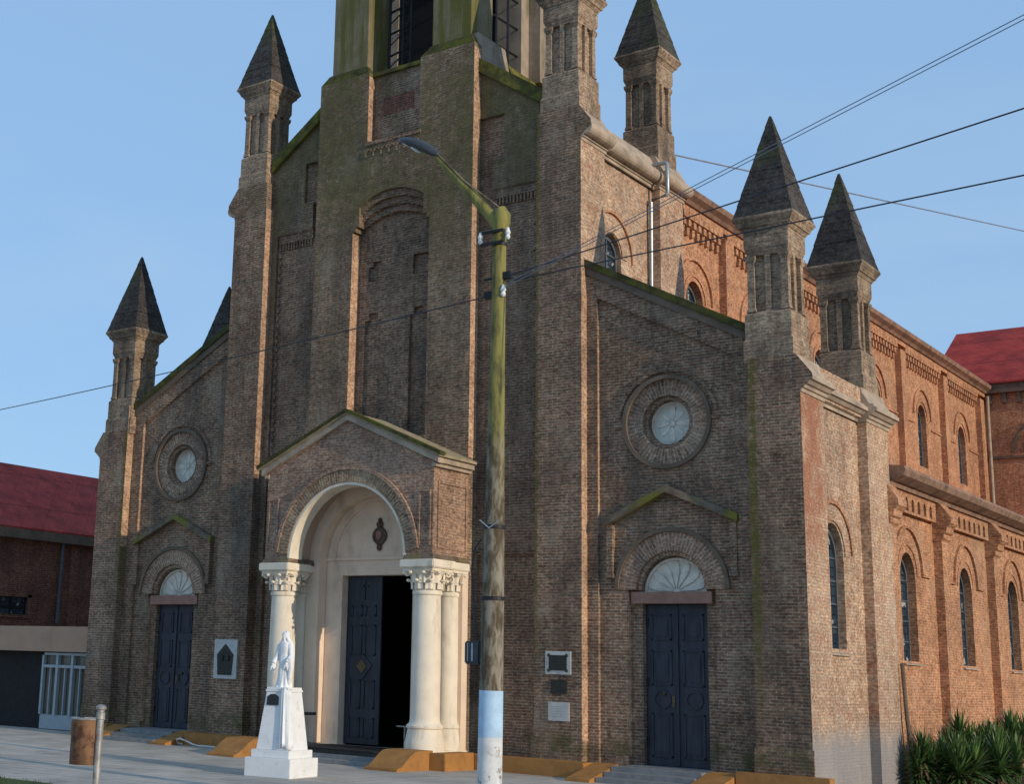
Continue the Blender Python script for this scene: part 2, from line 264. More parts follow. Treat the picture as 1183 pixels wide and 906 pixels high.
# ---------------------------------------------------------------- mesh helpers
class MB:
    """collects shapes in one bmesh, built as ONE object"""
    def __init__(s): s.bm = bmesh.new(); s.uvl = None
    def uv(s):
        if s.uvl is None: s.uvl = s.bm.loops.layers.uv.new('UVMap')
        return s.uvl
    def faces(s, vs, fs):
        v = [s.bm.verts.new(p) for p in vs]
        out = []
        for f in fs:
            try: out.append(s.bm.faces.new([v[i] for i in f]))
            except ValueError: pass
        return v, out
    def box(s, x0, x1, y0, y1, z0, z1, bev=0.0):
        x0, x1 = min(x0, x1), max(x0, x1); y0, y1 = min(y0, y1), max(y0, y1)
        p = [(x, y, z) for z in (z0, z1) for y in (y0, y1) for x in (x0, x1)]
        v, f = s.faces(p, [(0, 2, 3, 1), (4, 5, 7, 6), (0, 1, 5, 4), (2, 6, 7, 3), (0, 4, 6, 2), (1, 3, 7, 5)])
        if bev: bmesh.ops.bevel(s.bm, geom=list({e for q in f for e in q.edges}), offset=bev, segments=2, affect='EDGES')
        return s
    def hexa(s, bot, top):
        """frustum-like solid: four bottom corners, four top corners, in order"""
        s.faces(list(bot) + list(top), [(3, 2, 1, 0), (4, 5, 6, 7), (0, 1, 5, 4), (1, 2, 6, 5), (2, 3, 7, 6), (3, 0, 4, 7)]); return s
    def frus(s, cx, cy, z0, h0, z1, h1, d0=None, d1=None):
        d0 = h0 if d0 is None else d0; d1 = h1 if d1 is None else d1
        q = lambda h, d, z: [(cx - h, cy - d, z), (cx + h, cy - d, z), (cx + h, cy + d, z), (cx - h, cy + d, z)]
        return s.hexa(q(h0, d0, z0), q(h1, d1, z1))
    def pyramid(s, cx, cy, z0, h, z1):
        s.faces([(cx - h, cy - h, z0), (cx + h, cy - h, z0), (cx + h, cy + h, z0), (cx - h, cy + h, z0), (cx, cy, z1)], [(3, 2, 1, 0), (0, 1, 4), (1, 2, 4), (2, 3, 4), (3, 0, 4)]); return s
    def prism(s, pts, axis, a0, a1):
        """extrude a polygon along an axis; pts are the two other coordinates in xyz order"""
        def P(p, a): return {'x': (a, p[0], p[1]), 'y': (p[0], a, p[1]), 'z': (p[0], p[1], a)}[axis]
        n = len(pts); vs = [P(p, a0) for p in pts] + [P(p, a1) for p in pts]
        s.faces(vs, [tuple(range(n))[::-1], tuple(range(n, 2 * n))] + [(i, (i + 1) % n, n + (i + 1) % n, n + i) for i in range(n)]); return s
    def poly(s, outer, holes, axis, a0, a1):
        """solid plate with holes: outlines in (x,z) for axis y, (y,z) for axis x"""
        cu = bpy.data.curves.new('tmp', 'CURVE'); cu.dimensions = '2D'; cu.fill_mode = 'BOTH'; cu.extrude = abs(a1 - a0) / 2
        for loop in [outer] + list(holes):
            sp = cu.splines.new('POLY'); sp.points.add(len(loop) - 1); sp.use_cyclic_u = True
            for i, p in enumerate(loop): sp.points[i].co = (p[0], p[1], 0, 1)
        o = bpy.data.objects.new('tmp', cu); me = bpy.data.meshes.new_from_object(o)
        mid = (a0 + a1) / 2
        vs = []
        for v in me.vertices:
            x, y, z = v.co
            vs.append((x, mid + z, y) if axis == 'y' else (mid + z, x, y))
        vv, ff = s.faces(vs, [tuple(p.vertices) for p in me.polygons])
        bmesh.ops.remove_doubles(s.bm, verts=vv, dist=1e-5)
        bpy.data.objects.remove(o); bpy.data.curves.remove(cu); bpy.data.meshes.remove(me)
        return s
    def ring(s, c, r0, r1, t0, t1, axis, a0, a1, n=40, closed=False):
        """annular sector (radii r0<r1, angles t0..t1 rad) extruded along axis; UVs run (radial, arc length)"""
        uvl = s.uv(); k = n + 1
        def P(r, t, a):
            u, z = c[0] + r * math.cos(t), c[1] + r * math.sin(t)
            return (u, a, z) if axis == 'y' else (a, u, z)
        ang = [t0 + (t1 - t0) * i / n for i in range(k)]
        V = [[s.bm.verts.new(P(r, t, a)) for t in ang] for (r, a) in ((r0, a0), (r1, a0), (r1, a1), (r0, a1))]
        rm = (r0 + r1) / 2; coords = ((r0, 0), (r1, 0), (r1 + abs(a1 - a0), 0), (r0 - abs(a1 - a0), 0))
        for i in range(n):
            for q in range(4):
                q2 = (q + 1) % 4
                f = s.bm.faces.new((V[q][i], V[q2][i], V[q2][i + 1], V[q][i + 1]))
                ru = [(r0, r1), (r1, r1 + abs(a1 - a0)), (r1, r0), (r0, r0 - abs(a1 - a0))][q]
                for l, (rr, ii) in zip(f.loops, ((ru[0], i), (ru[1], i), (ru[1], i + 1), (ru[0], i + 1))):
                    l[uvl].uv = (rr, ang[ii] * rm)
        if not closed:
            for i in (0, n): s.bm.faces.new([V[q][i] for q in range(4)])
        return s
    def tube(s, pts, r, n=8, cap=True):
        pts = [Vector(p) for p in pts]; rs = r if isinstance(r, (list, tuple)) else [r] * len(pts)
        rows = []
        up = None
        for i, p in enumerate(pts):
            d = (pts[min(i + 1, len(pts) - 1)] - pts[max(i - 1, 0)]).normalized()
            if up is None or abs(up.dot(d)) > 0.95: up = Vector((0, 0, 1)) if abs(d.z) < 0.9 else Vector((1, 0, 0))
            a = d.cross(up).normalized(); b = d.cross(a).normalized(); up = b.cross(d) * 1.0 if False else up
            rows.append([s.bm.verts.new(p + (a * math.cos(2 * math.pi * k / n) + b * math.sin(2 * math.pi * k / n)) * rs[i]) for k in range(n)])
        for i in range(len(rows) - 1):
            for k in range(n): s.bm.faces.new((rows[i][k], rows[i][(k + 1) % n], rows[i + 1][(k + 1) % n], rows[i + 1][k]))
        if cap:
            s.bm.faces.new(rows[0][::-1]); s.bm.faces.new(rows[-1])
        return s
    def lathe(s, cx, cy, prof, n=28):
        rows = [[s.bm.verts.new((cx + r * math.cos(2 * math.pi * k / n), cy + r * math.sin(2 * math.pi * k / n), z)) for k in range(n)] for r, z in prof]
        for i in range(len(rows) - 1):
            for k in range(n): s.bm.faces.new((rows[i][k], rows[i][(k + 1) % n], rows[i + 1][(k + 1) % n], rows[i + 1][k]))
        s.bm.faces.new(rows[0][::-1]); s.bm.faces.new(rows[-1]); return s
    def ball(s, c, r, sc=(1, 1, 1), rot=None, seg=10, ring=7):
        mt = Matrix.Translation(c) @ (rot or Matrix.Identity(4)) @ Matrix.Diagonal((*[r * q for q in sc], 1))
        bmesh.ops.create_uvsphere(s.bm, u_segments=seg, v_segments=ring, radius=1.0, matrix=mt); return s
    def mirror_x(s):
        for v in s.bm.verts: v.co.x = -v.co.x
        return s
    def build(s, name, mat, parent=None, smooth=False, noweld=False):
        bmesh.ops.recalc_face_normals(s.bm, faces=s.bm.faces[:])
        me = bpy.data.meshes.new(name); s.bm.to_mesh(me); s.bm.free()
        me.materials.append(MT[mat] if isinstance(mat, str) else mat)
        if smooth:
            for p in me.polygons: p.use_smooth = True
            try: me.set_sharp_from_angle(angle=R(40))
            except Exception: pass
        o = bpy.data.objects.new(name, me); C.objects.link(o)
        if parent is not None:
            o.parent = parent; o.matrix_parent_inverse = world_mat(parent).inverted()
        return o
def world_mat(o):
    mm = o.matrix_basis.copy()
    while o.parent is not None:
        mm = o.parent.matrix_basis @ o.matrix_parent_inverse @ mm; o = o.parent
    return mm
def tag(o, label=None, cat=None, group=None, kind=None):
    for k, v in (('label', label), ('category', cat), ('group', group), ('kind', kind)):
        if v: o[k] = v
    return o
def thing(name, label, cat, loc=(0, 0, 0), group=None):
    o = bpy.data.objects.new(name, None); C.objects.link(o); o.location = loc; o.empty_display_size = 0.3
    return tag(o, label, cat, group)
def arc(cx, cz, r, t0, t1, n=24): return [(cx + r * math.cos(t0 + (t1 - t0) * i / n), cz + r * math.sin(t0 + (t1 - t0) * i / n)) for i in range(n + 1)]
PI = math.pi
G0 = -0.15        # pavement level

# ---------------------------------------------------------------- ground
g = MB().box(-400, 400, -400, 500, G0 - 0.6, G0 - 0.004).build('ground', 'ground'); tag(g, kind='structure')
g = MB().box(-60, 45, -10.85, 1.5, G0 - 0.3, G0).box(1.5, 45, -60, -10.85, G0 - 0.3, G0).box(-60, 1.5, -60, -14.2, G0 - 0.3, G0).build('plaza_pavement', 'paving'); tag(g, kind='structure')
g = MB().box(10.35, 45, 1.5, 40, G0 - 0.3, G0 + 0.02).build('planting_bed', 'soil'); tag(g, kind='structure')
g = MB().box(-60, 1.5, -14.2, -10.85, G0 - 0.3, G0 + 0.01).build('lawn', 'grass'); tag(g, kind='structure')
gm = MB()
for i in range(5200):
    x, y = random.uniform(-9, 1.5), random.uniform(-13, -10.83); h = random.uniform(0.03, 0.075); a = random.uniform(0, PI); dx, dy = 0.006 * math.cos(a), 0.006 * math.sin(a)
    gm.faces([(x - dx, y - dy, G0), (x + dx, y + dy, G0), (x + random.uniform(-.03, .03), y + random.uniform(-.03, .03), G0 + h)], [(0, 1, 2)])
tag(gm.build('grass_blades', 'grass'), 'short green grass along the front edge of the paved square', 'grass', kind='stuff')

# ================================================================ CHURCH
church = thing('church', 'tall old brick church with pyramid topped pinnacles, bell tower stump and columned porch', 'church')
SL = (10.7 - 8.87) / (8.65 - 5.21)      # slope of the aisle gables
zs = lambda x: 10.70 - (abs(x) - 5.21) * SL
for s in (1, -1):
    fl = (lambda pts: [(s * x, z) for x, z in pts])
    # ---- side bay: frame, recessed panel, door recess
    fr = MB().poly(fl([(5.2, -.3), (8.95, -.3), (8.95, zs(8.95)), (5.2, zs(5.2))]),
                   [fl([(5.51, -.2), (8.56, -.2), (8.56, zs(8.56) - .62), (5.51, zs(5.51) - .62)])], 'y', -.06, .10)
    fr.build('bay_frame', 'brick', church)
    rw = fl(arc(7.07, 7.06, 0.93, 0, 2 * PI, 40)[:-1])
    lun = [(6.15, .12), (6.15, 3.62), (5.95, 3.62)] + [(x, z) for x, z in arc(7.12, 3.62, 1.17, PI, 0, 24)] + [(8.29, 3.62), (8.05, 3.62), (8.05, .12)]
    lun = [p for i, p in enumerate(lun) if i == 0 or (abs(p[0] - lun[i - 1][0]) + abs(p[1] - lun[i - 1][1])) > 1e-4]
    MB().poly(fl([(5.45, -.3), (8.62, -.3), (8.62, zs(8.62) - .3), (5.45, zs(5.45) - .3)]), [rw, fl(lun)], 'y', 0.02, 0.16).build('bay_wall', 'brick', church)
    dr = [(6.42, .1), (6.42, 3.6), (6.43, 3.6)] + arc(7.12, 3.6, .69, PI, 0, 20) + [(7.82, 3.6), (7.82, .1)]
    dr = [p for i, p in enumerate(dr) if i == 0 or (abs(p[0] - dr[i - 1][0]) + abs(p[1] - dr[i - 1][1])) > 0.012]
    MB().poly(fl([(5.7, -.3), (8.5, -.3), (8.5, 8.5), (5.7, 8.5)]), [fl(arc(7.07, 7.06, .5, 0, 2 * PI, 32)[:-1]), fl(dr)], 'y', 0.14, 0.34).build('door_surround', 'brick', church)
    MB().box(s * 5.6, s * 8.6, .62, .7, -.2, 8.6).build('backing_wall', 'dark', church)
    # mossy raking coping with a second corbelled course below
    MB().hexa([(s * 5.2, -.16, zs(5.2) - .02), (s * 8.98, -.16, zs(8.98) - .02), (s * 8.98, .5, zs(8.98) - .02), (s * 5.2, .5, zs(5.2) - .02)],
              [(s * 5.2, -.16, zs(5.2) + .14), (s * 8.98, -.16, zs(8.98) + .14), (s * 8.98, .5, zs(8.98) + .14), (s * 5.2, .5, zs(5.2) + .14)]).build('coping', 'moss_dark', church)
    MB().hexa([(s * 5.2, -.11, zs(5.2) - .2), (s * 8.95, -.11, zs(8.95) - .2), (s * 8.95, .3, zs(8.95) - .2), (s * 5.2, .3, zs(5.2) - .2)],
              [(s * 5.2, -.11, zs(5.2) - .021), (s * 8.95, -.11, zs(8.95) - .021), (s * 8.95, .3, zs(8.95) - .021), (s * 5.2, .3, zs(5.2) - .021)]).build('corbel_course', 'cornice_dark', church)
    # ---- round window
    w = MB().ring((s * 7.07, 7.06), .56, .90, 0, 2 * PI, 'y', 0.035, .15, 56, True).build('round_window', 'brick_arch', church)
    MB().ring((s * 7.07, 7.06), .90, .985, 0, 2 * PI, 'y', -.05, .10, 56, True).build('rim_moulding', 'cornice_dark', w)
    MB().ring((s * 7.07, 7.06), .46, .56, 0, 2 * PI, 'y', .10, .30, 48, True).build('inner_ring', 'brick', w)
    MB().box(s * 7.98, s * 8.22, -.03, .06, 7.05, 7.11).box(s * 5.90, s * 6.15, -.03, .06, 7.01, 7.07).ring((s * 7.07, 7.06), 1.06, 1.13, R(8), R(172), 'y', -.02, .06, 40).build('drip_moulding', 'brick', w)
    MB().prism(fl(arc(7.07, 7.06, .48, 0, 2 * PI, 32)[:-1]), 'y', .31, .34).build('glass', 'glass_pale', w)
    q = MB()
    for k in range(8):
        a = k * PI / 4; c_, s_ = math.cos(a), math.sin(a); rr_ = .40 if k % 2 == 0 else .33; ww_ = .16 if k % 2 == 0 else .11
        leaf = [(7.07 + .06 * c_, 7.06 + .06 * s_)] + [(7.07 + r_ * math.cos(a + da), 7.06 + r_ * math.sin(a + da)) for r_, da in ((rr_ * .6, -ww_ * 1.5), (rr_ * .9, -ww_), (rr_, 0), (rr_ * .9, ww_), (rr_ * .6, ww_ * 1.5))]
        q.prism([(s * x, z) for x, z in leaf], 'y', .294, .312)
    q.ring((s * 7.07, 7.06), .42, .47, 0, 2 * PI, 'y', .26, .31, 36, True); q.ball((s * 7.07, .29, 7.06), .06, (1, .4, 1))
    q.build('tracery', 'glass_white', w)
    # ---- door with fan lunette, brick arch and little gable hood
    d = MB().box(s * 6.42, s * 7.82, .29, .35, .15, 3.34).build('door', 'door', church)
    for x0, x1 in ((6.44, 7.112), (7.128, 7.80)):
        lf = MB().box(s * x0, s * x1, .255, .289, .16, 3.33, .006); cx = (x0 + x1) / 2
        for (a, b) in ((.32, 1.18), (1.72, 2.42), (2.62, 3.14)):
            for e0, e1, f0, f1 in ((-.22, .22, a, a + .03), (-.22, .22, b - .03, b), (-.22, -.19, a, b), (.19, .22, a, b)): lf.box(s * (cx + e0), s * (cx + e1), .235, .256, f0, f1)
            lf.box(s * (cx - .14), s * (cx + .14), .243, .256, a + .08, b - .08, .01)
        lf.ring((s * cx, 1.45), .15, .19, 0, 2 * PI, 'y', .232, .256, 28, True)
        lf.build('door_leaf', 'door', d)
    MB().box(s * 7.095, s * 7.145, .225, .254, .17, 3.3).build('meeting_stile', 'door', d)
    for hx in (6.47, 7.77):
        for hz_ in (.55, 1.7, 2.9): MB().box(s * (hx - .02), s * (hx + .02), .235, .254, hz_, hz_ + .16).build('hinge', 'iron', d)
    MB().box(s * 6.99, s * 7.05, .24, .254, 1.30, 1.52).build('lock_plate', 'brass', d)
    kb = MB(); kb.ball((s * 6.83, .22, 1.56), .035, seg=8, ring=6); kb.build('door_knob', 'brass', d)
    MB().box(s * 6.22, s * 7.96, .03, .30, 3.345, 3.575).build('lintel', 'lintel', church)
    MB().box(s * 6.2, s * 8.0, -.25, .30, -.02, .148).build('threshold', 'step', church)
    l = MB().prism(fl([(6.43, 3.578)] + arc(7.12, 3.58, .685, PI, 0, 28)[1:-1] + [(7.81, 3.578)]), 'y', .27, .33).build('lunette', 'glass_white', church)
    q = MB()
    for k in range(7):
        a = PI * (k + .5) / 7; c_, s_ = math.cos(a), math.sin(a)
        tri = [(7.12 + .07 * c_, 3.59 + .07 * s_)] + [(7.12 + r_ * math.cos(a + da), 3.59 + r_ * math.sin(a + da)) for r_, da in ((.42, -.17), (.58, -.1), (.63, 0), (.58, .1), (.42, .17))]
        q.prism(fl(tri), 'y', .235, .272)
    q.ring((s * 7.12, 3.585), .64, .69, 0.0, PI, 'y', .22, .29, 30).build('fan_petals', 'glass_white', l)
    MB().ring((s * 7.12, 3.62), .78, 1.16, 0, PI, 'y', .0, .2, 44).build('door_arch', 'brick_arch', church)
    MB().ring((s * 7.12, 3.62), .69, .78, 0, PI, 'y', .07, .3, 40).build('inner_door_arch', 'brick_arch', church)
    MB().ring((s * 7.12, 3.62), 1.165, 1.25, 0, PI, 'y', -.05, .12, 40).build('arch_moulding', 'cornice_dark', church)
    h = MB()
    ap, ez = (7.08, 5.70), 4.93
    for x0, x1 in ((5.68, 7.08), (8.60, 7.08)):
        h.hexa([(s * x0, -.17, ez), (s * 7.08, -.17, 5.58), (s * 7.08, .1, 5.58), (s * x0, .1, ez)], [(s * x0, -.14, ez + .15), (s * 7.08, -.14, 5.73), (s * 7.08, .1, 5.73), (s * x0, .1, ez + .15)])
    h.build('door_hood', 'hood', church)
    for lx in (5.79, 8.49): MB().box(s * (lx - .07), s * (lx + .07), -.1, .06, 3.9, ez + .02).box(s * (lx - .09), s * (lx + .09), -.12, .08, 3.86, 3.95).build('hood_leg', 'brick', church)
    # ---- corner buttress and great pilaster
    MB().box(s * 8.93, s * 9.996, -.3, .5, -.2, 7.45).box(s * 8.96, s * 9.92, -.297, .5, 7.45, 8.12).build('corner_buttress', 'brick', church)
    MB().box(s * 4.08, s * 5.29, -.34, -.302, -.2, .55).build('plinth', 'brick', church)
    pl = MB().box(s * 8.90, s * 10.03, -.34, -.302, -.2, .55)
    pl.hexa([(s * 8.90, -.34, .55), (s * 10.03, -.34, .55), (s * 10.03, -.302, .55), (s * 8.90, -.302, .55)], [(s * 8.90, -.306, .66), (s * 10.03, -.306, .66), (s * 10.03, -.302, .66), (s * 8.90, -.302, .66)])
    pl.build('plinth', 'brick', church)
    MB().box(s * 4.125, s * 5.246, -.3, .2, -.2, 13.72).box(s * 4.14, s * 5.19, -.297, .5, 13.72, 14.42).build('great_pilaster', 'brick', church)
    xi, xo = (5.254, 4.125) if s > 0 else (-4.125, -5.254)
    zt = 10.6 if s > 0 else 13.7
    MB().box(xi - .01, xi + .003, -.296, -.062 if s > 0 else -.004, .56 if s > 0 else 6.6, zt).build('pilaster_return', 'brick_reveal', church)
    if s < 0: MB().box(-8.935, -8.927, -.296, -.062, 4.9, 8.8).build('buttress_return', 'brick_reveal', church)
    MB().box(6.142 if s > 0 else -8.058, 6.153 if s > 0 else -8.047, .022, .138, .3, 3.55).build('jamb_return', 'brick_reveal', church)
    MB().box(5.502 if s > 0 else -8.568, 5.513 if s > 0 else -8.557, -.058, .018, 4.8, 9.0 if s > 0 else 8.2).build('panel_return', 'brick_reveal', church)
    # ---- stretch of wall between tower and great pilaster
    c0 = [(2.36, 4.45), (3.92, 4.45), (3.92, 12.95), (2.72, 12.95), (2.72, 13.7), (3.03, 13.7), (3.03, 14.8), (2.36, 14.8)]
    g_ = lambda x: 16.3 - (x - 2.31) * .70
    MB().poly(fl([(2.30, -.3), (4.2, -.3), (4.2, g_(4.2) - .25), (2.30, g_(2.30) - .25)]), [fl([(2.45, -.2), (3.92, -.2), (3.92, 4.42), (2.45, 4.42)]), fl([(x + .03, z) for x, z in c0])], 'y', 0.0, .12).build('gable_wall', 'brick_moss', church)
    MB().box(s * 2.3, s * 4.2, .1, .45, -.2, 14.9).build('recessed_panel', 'brick', church)
    rg = MB().box(s * 2.75, s * 3.92, .04, .1, 12.72, 12.95)
    for k in range(12): rg.box(s * (2.8 + k * .095), s * (2.85 + k * .095), .05, .1, 12.55, 12.73)
    rg.box(s * 3.88, s * 3.93, .06, .1, 4.9, 12.73)
    for k in range(36): rg.box(s * 3.83, s * 3.93, .05, .1, 5.0 + k * .21, 5.11 + k * .21)
    rg.build('corbel_band', 'brick', church)
    MB().hexa([(s * 2.30, -.12, g_(2.30) - .26), (s * 4.16, -.12, g_(4.16) - .26), (s * 4.16, .55, g_(4.16) - .26), (s * 2.30, .55, g_(2.30) - .26)],
              [(s * 2.30, -.10, g_(2.30) + .10), (s * 4.16, -.10, g_(4.16) + .10), (s * 4.16, .55, g_(4.16) + .10), (s * 2.30, .55, g_(2.30) + .10)]).build('gable_coping', 'moss', church)

    # ---- lower and upper corner blocks (their sides are lime-washed)
    X = 10.0
    wy = [(1.10, 2.62)] + [(1.10, 4.0)]
    def lancet(y0, y1, z0, zsp, n=14):
        """outline of a round-headed light, narrow: a pointed-looking half circle"""
        c, r = (y0 + y1) / 2, (y1 - y0) / 2
        return [(y0, z0)] + [(c + r * math.cos(t), zsp + r * 1.12 * math.sin(t)) for t in [PI - PI * i / n for i in range(n + 1)]] + [(y1, z0)]
    blk = MB().box(s * 9.3, s * X, -.297, .92, -.2, 7.452).box(s * 9.3, s * X, 3.48, 4.86, -.2, 7.452)
    blk.poly([(.92, -.2), (3.48, -.2), (3.48, 7.45), (.92, 7.45)], [lancet(1.12, 2.34, 2.55, 4.36)], 'x', s * 9.50, s * 9.79)
    blk.box(s * 9.3, s * 9.92, -.25, 4.83, 7.452, 8.1)
    blk.box(s * 9.0, s * 9.9, .4, 4.86, -.2, -.1) if False else None
    blk.build('corner_block', 'brick_block', church)
    # stucco cornice of the lower block, stopping square in the plane of the front
    prof = [(9.85, 7.36), (X + .025, 7.36), (X + .03, 7.43), (X + .07, 7.44), (X + .09, 7.50), (X + .14, 7.51), (X + .20, 7.57), (X + .25, 7.58), (X + .25, 7.66), (X + .21, 7.67), (X + .17, 7.74), (X + .10, 7.75), (9.95, 8.0), (9.93, 8.12), (9.6, 8.14)]
    q = MB()
    for y0, y1, dx in ((-.296, .96, 0), (.96, 3.42, -.18), (3.42, 4.92, 0)):
        q.prism([(s * (x + dx if x > 9.9 else x), z) for x, z in prof], 'y', y0, y1)
    q.build('block_cornice', 'cornice', church)
    MB().prism([(s * 9.9, 7.40), (s * 10.03, 7.42), (s * 10.24, 7.6), (s * 10.24, 7.7), (s * 9.93, 8.12), (s * 9.9, 8.12)], 'y', -.3035, -.2965).build('cornice_return', 'brick', church)
    # window of the block
    def side_window(Xg, y0, y1, z0, zsp, sgn, label=None):
        w = MB().prism(lancet(y0, y1, z0, zsp), 'x', sgn * (Xg - .03), sgn * Xg).build('window', 'glass', church)
        f = MB(); c, r = (y0 + y1) / 2, (y1 - y0) / 2
        f.ring((c, zsp), r - .07, r + .0, 0, PI, 'x', sgn * Xg, sgn * (Xg + .05), 20)
        f.box(sgn * Xg, sgn * (Xg + .05), y0, y0 + .06, z0, zsp).box(sgn * Xg, sgn * (Xg + .05), y1 - .06, y1, z0, zsp).box(sgn * Xg, sgn * (Xg + .04), c - .02, c + .02, z0, zsp + r)
        k = z0 + .42
        while k < zsp + .2: f.box(sgn * Xg, sgn * (Xg + .035), y0 + .02, y1 - .02, k, k + .03); k += .46
        f.build('window_frame', 'lead', w)
        return w
    w = side_window(9.60, 1.12, 2.34, 2.55, 4.36, s)
    MB().hexa([(s * 9.6, 1.05, 2.42), (s * 9.85, 1.05, 2.42), (s * 9.85, 2.41, 2.42), (s * 9.6, 2.41, 2.42)], [(s * 9.6, 1.05, 2.56), (s * 9.85, 1.05, 2.46), (s * 9.85, 2.41, 2.46), (s * 9.6, 2.41, 2.56)]).build('window_sill', 'cornice', w)
    MB().ring((1.73, 4.42), .66, .98, 0, PI, 'x', s * 9.74, s * 9.82, 32).build('arch_ring', 'brick_block', w)
    MB().ring((1.73, 4.42), 1.0, 1.08, R(2), R(178), 'x', s * 9.74, s * 9.85, 36).build('hood_mould', 'brick_red', w)
    # upper block beside the nave gable
    U = 5.25
    ub = MB().box(s * 4.6, s * U, -.297, .80, 8.6, 13.722).box(s * 4.6, s * U, 3.62, 4.90, 8.6, 13.722)
    ub.poly([(.80, 8.6), (3.62, 8.6), (3.62, 13.72), (.80, 13.72)], [lancet(1.02, 1.98, 9.6, 11.35)], 'x', s * 4.8, s * 5.04)
    ub.box(s * 4.6, s * 5.03, -.25, 4.85, 13.722, 14.4)
    ub.build('upper_block', 'brick_block', church)
    up = [(5.1, 13.55), (U + .02, 13.56), (U + .025, 13.63), (U + .06, 13.635), (U + .07, 13.69)] + [(U + .13 + .15 * math.cos(t), 13.84 + .16 * math.sin(t)) for t in [R(-80 + 170 * i / 8) for i in range(9)]] + [(5.16, 14.42), (4.9, 14.44)]
    q = MB()
    for y0, y1, dx in ((-.296, .86, 0), (.86, 3.56, -.14), (3.56, 4.96, 0)):
        q.prism([(s * (x + dx if x > 5.15 else x), z) for x, z in up], 'y', y0, y1)
    q.build('upper_cornice', 'cornice', church)
    MB().prism([(s * 5.15, 13.6), (s * 5.5, 13.85), (s * 5.5, 14.0), (s * 5.19, 14.42), (s * 5.15, 14.42)], 'y', -.3035, -.2965).build('cornice_return', 'brick', church)
    w = side_window(4.88, 1.02, 1.98, 9.6, 11.35, s)
    MB().ring((1.5, 11.40), .50, .74, 0, PI, 'x', s * 5.0, s * 5.07, 28).build('arch_ring', 'brick_block', w)
    MB().ring((1.5, 11.38), .98, 1.04, 0, PI, 'x', s * 5.0, s * 5.09, 32).build('hood_mould', 'brick_red', w)
    # ---- aisle wall with pilasters, brackets, corbel table, lean-to roof
    A = 9.78; YE = 33.0
    ys = [6.55 + 4.65 * k for k in range(6)]
    MB().poly([(4.86, -.2), (YE, -.2), (YE, 6.35), (4.86, 6.35)], [lancet(y - .55, y + .55, 2.43, 4.24) for y in ys], 'x', s * 9.45, s * A).build('aisle_wall', 'brick_red', church)
    for y in ys:
        w = side_window(9.55, y - .55, y + .55, 2.43, 4.24, s)
        MB().hexa([(s * 9.5, y - .6, 2.34), (s * 9.84, y - .6, 2.34), (s * 9.84, y + .6, 2.34), (s * 9.5, y + .6, 2.34)], [(s * 9.5, y - .6, 2.45), (s * 9.84, y - .6, 2.37), (s * 9.84, y + .6, 2.37), (s * 9.5, y + .6, 2.45)]).build('window_sill', 'cornice', w)
        MB().ring((y, 4.36), .66, .72, 0, PI, 'x', s * 9.76, s * 9.80, 26).ring((y, 4.42), .98, 1.04, 0, PI, 'x', s * 9.72, s * 9.84, 30).box(s * 9.72, s * 9.84, y + .98, y + 1.62, 4.37, 4.43).box(s * 9.72, s * 9.84, y - 1.6, y - .98, 4.37, 4.43).build('hood_mould', 'brick_red', w)
    for y in [4.95] + [y + 2.32 for y in ys]:
        a0, a1 = (y - .25, y + .3)
        p = MB().box(s * 9.7, s * 9.98, a0, a1, -.2, 5.3)
        p.prism([(s * 9.7, 5.3), (s * 9.98, 5.3), (s * 10.04, 5.36), (s * 10.04, 5.46), (s * 10.1, 5.5), (s * 10.12, 5.62), (s * 10.22, 5.72), (s * 10.22, 5.86), (s * 9.98, 6.2), (s * 9.7, 6.2)], 'y', a0 - .03, a1 + .03)
        p.build('aisle_pilaster', 'brick_red', church)
    ct = MB()
    for y in ys:
        holes = []
        for k in range(8):
            c = y - 1.62 + k * .455 - .0
            if y - 1.9 < c < y + 1.9: holes.append([(c - .1, 5.78), (c - .1, 5.98)] + [(c + .1 * math.cos(t), 5.98 + .1 * math.sin(t)) for t in (R(150), R(110), R(70), R(30))] + [(c + .1, 5.98), (c + .1, 5.78)])
        ct.poly([(y - 1.98, 5.72), (y + 1.98, 5.72), (y + 1.98, 6.2), (y - 1.98, 6.2)], holes, 'x', s * (A - .01), s * (A + .13))
    ct.build('corbel_table', 'brick_red', church)
    MB().prism([(s * 9.4, 6.2), (s * 9.98, 6.2), (s * 10.0, 6.28), (s * 10.08, 6.30), (s * 10.28, 6.40), (s * 10.34, 6.52), (s * 10.30, 6.60), (s * 9.3, 6.72)], 'y', 4.9, YE).build('aisle_cornice', 'cornice_aisle', church)
    MB().hexa([(s * 9.95, 4.9, 6.55), (s * 9.95, YE, 6.55), (s * 4.9, YE, 8.3), (s * 4.9, 4.9, 8.3)], [(s * 9.95, 4.9, 6.62), (s * 9.95, YE, 6.62), (s * 4.9, YE, 8.42), (s * 4.9, 4.9, 8.42)]).build('aisle_roof', 'redroof', church)
    MB().hexa([(s * 9.9, .3, 7.9), (s * 9.9, 4.9, 7.9), (s * 4.9, 4.9, 8.5), (s * 4.9, .3, 8.5)], [(s * 9.9, .3, 8.0), (s * 9.9, 4.9, 8.0), (s * 4.9, 4.9, 10.3), (s * 4.9, .3, 10.3)]).build('block_roof', 'cornice_dark', church)
    # ---- clerestory
    K = 5.05; cy_ = [5.95] + [9.8 + 5.03 * k for k in range(5)]
    MB().poly([(4.88, 8.2), (33.2, 8.2), (33.2, 13.9), (4.88, 13.9)], [lancet(y - .5, y + .5, 9.55, 11.25) for y in cy_], 'x', s * 4.7, s * K).build('clerestory_wall', 'brick_red', church)
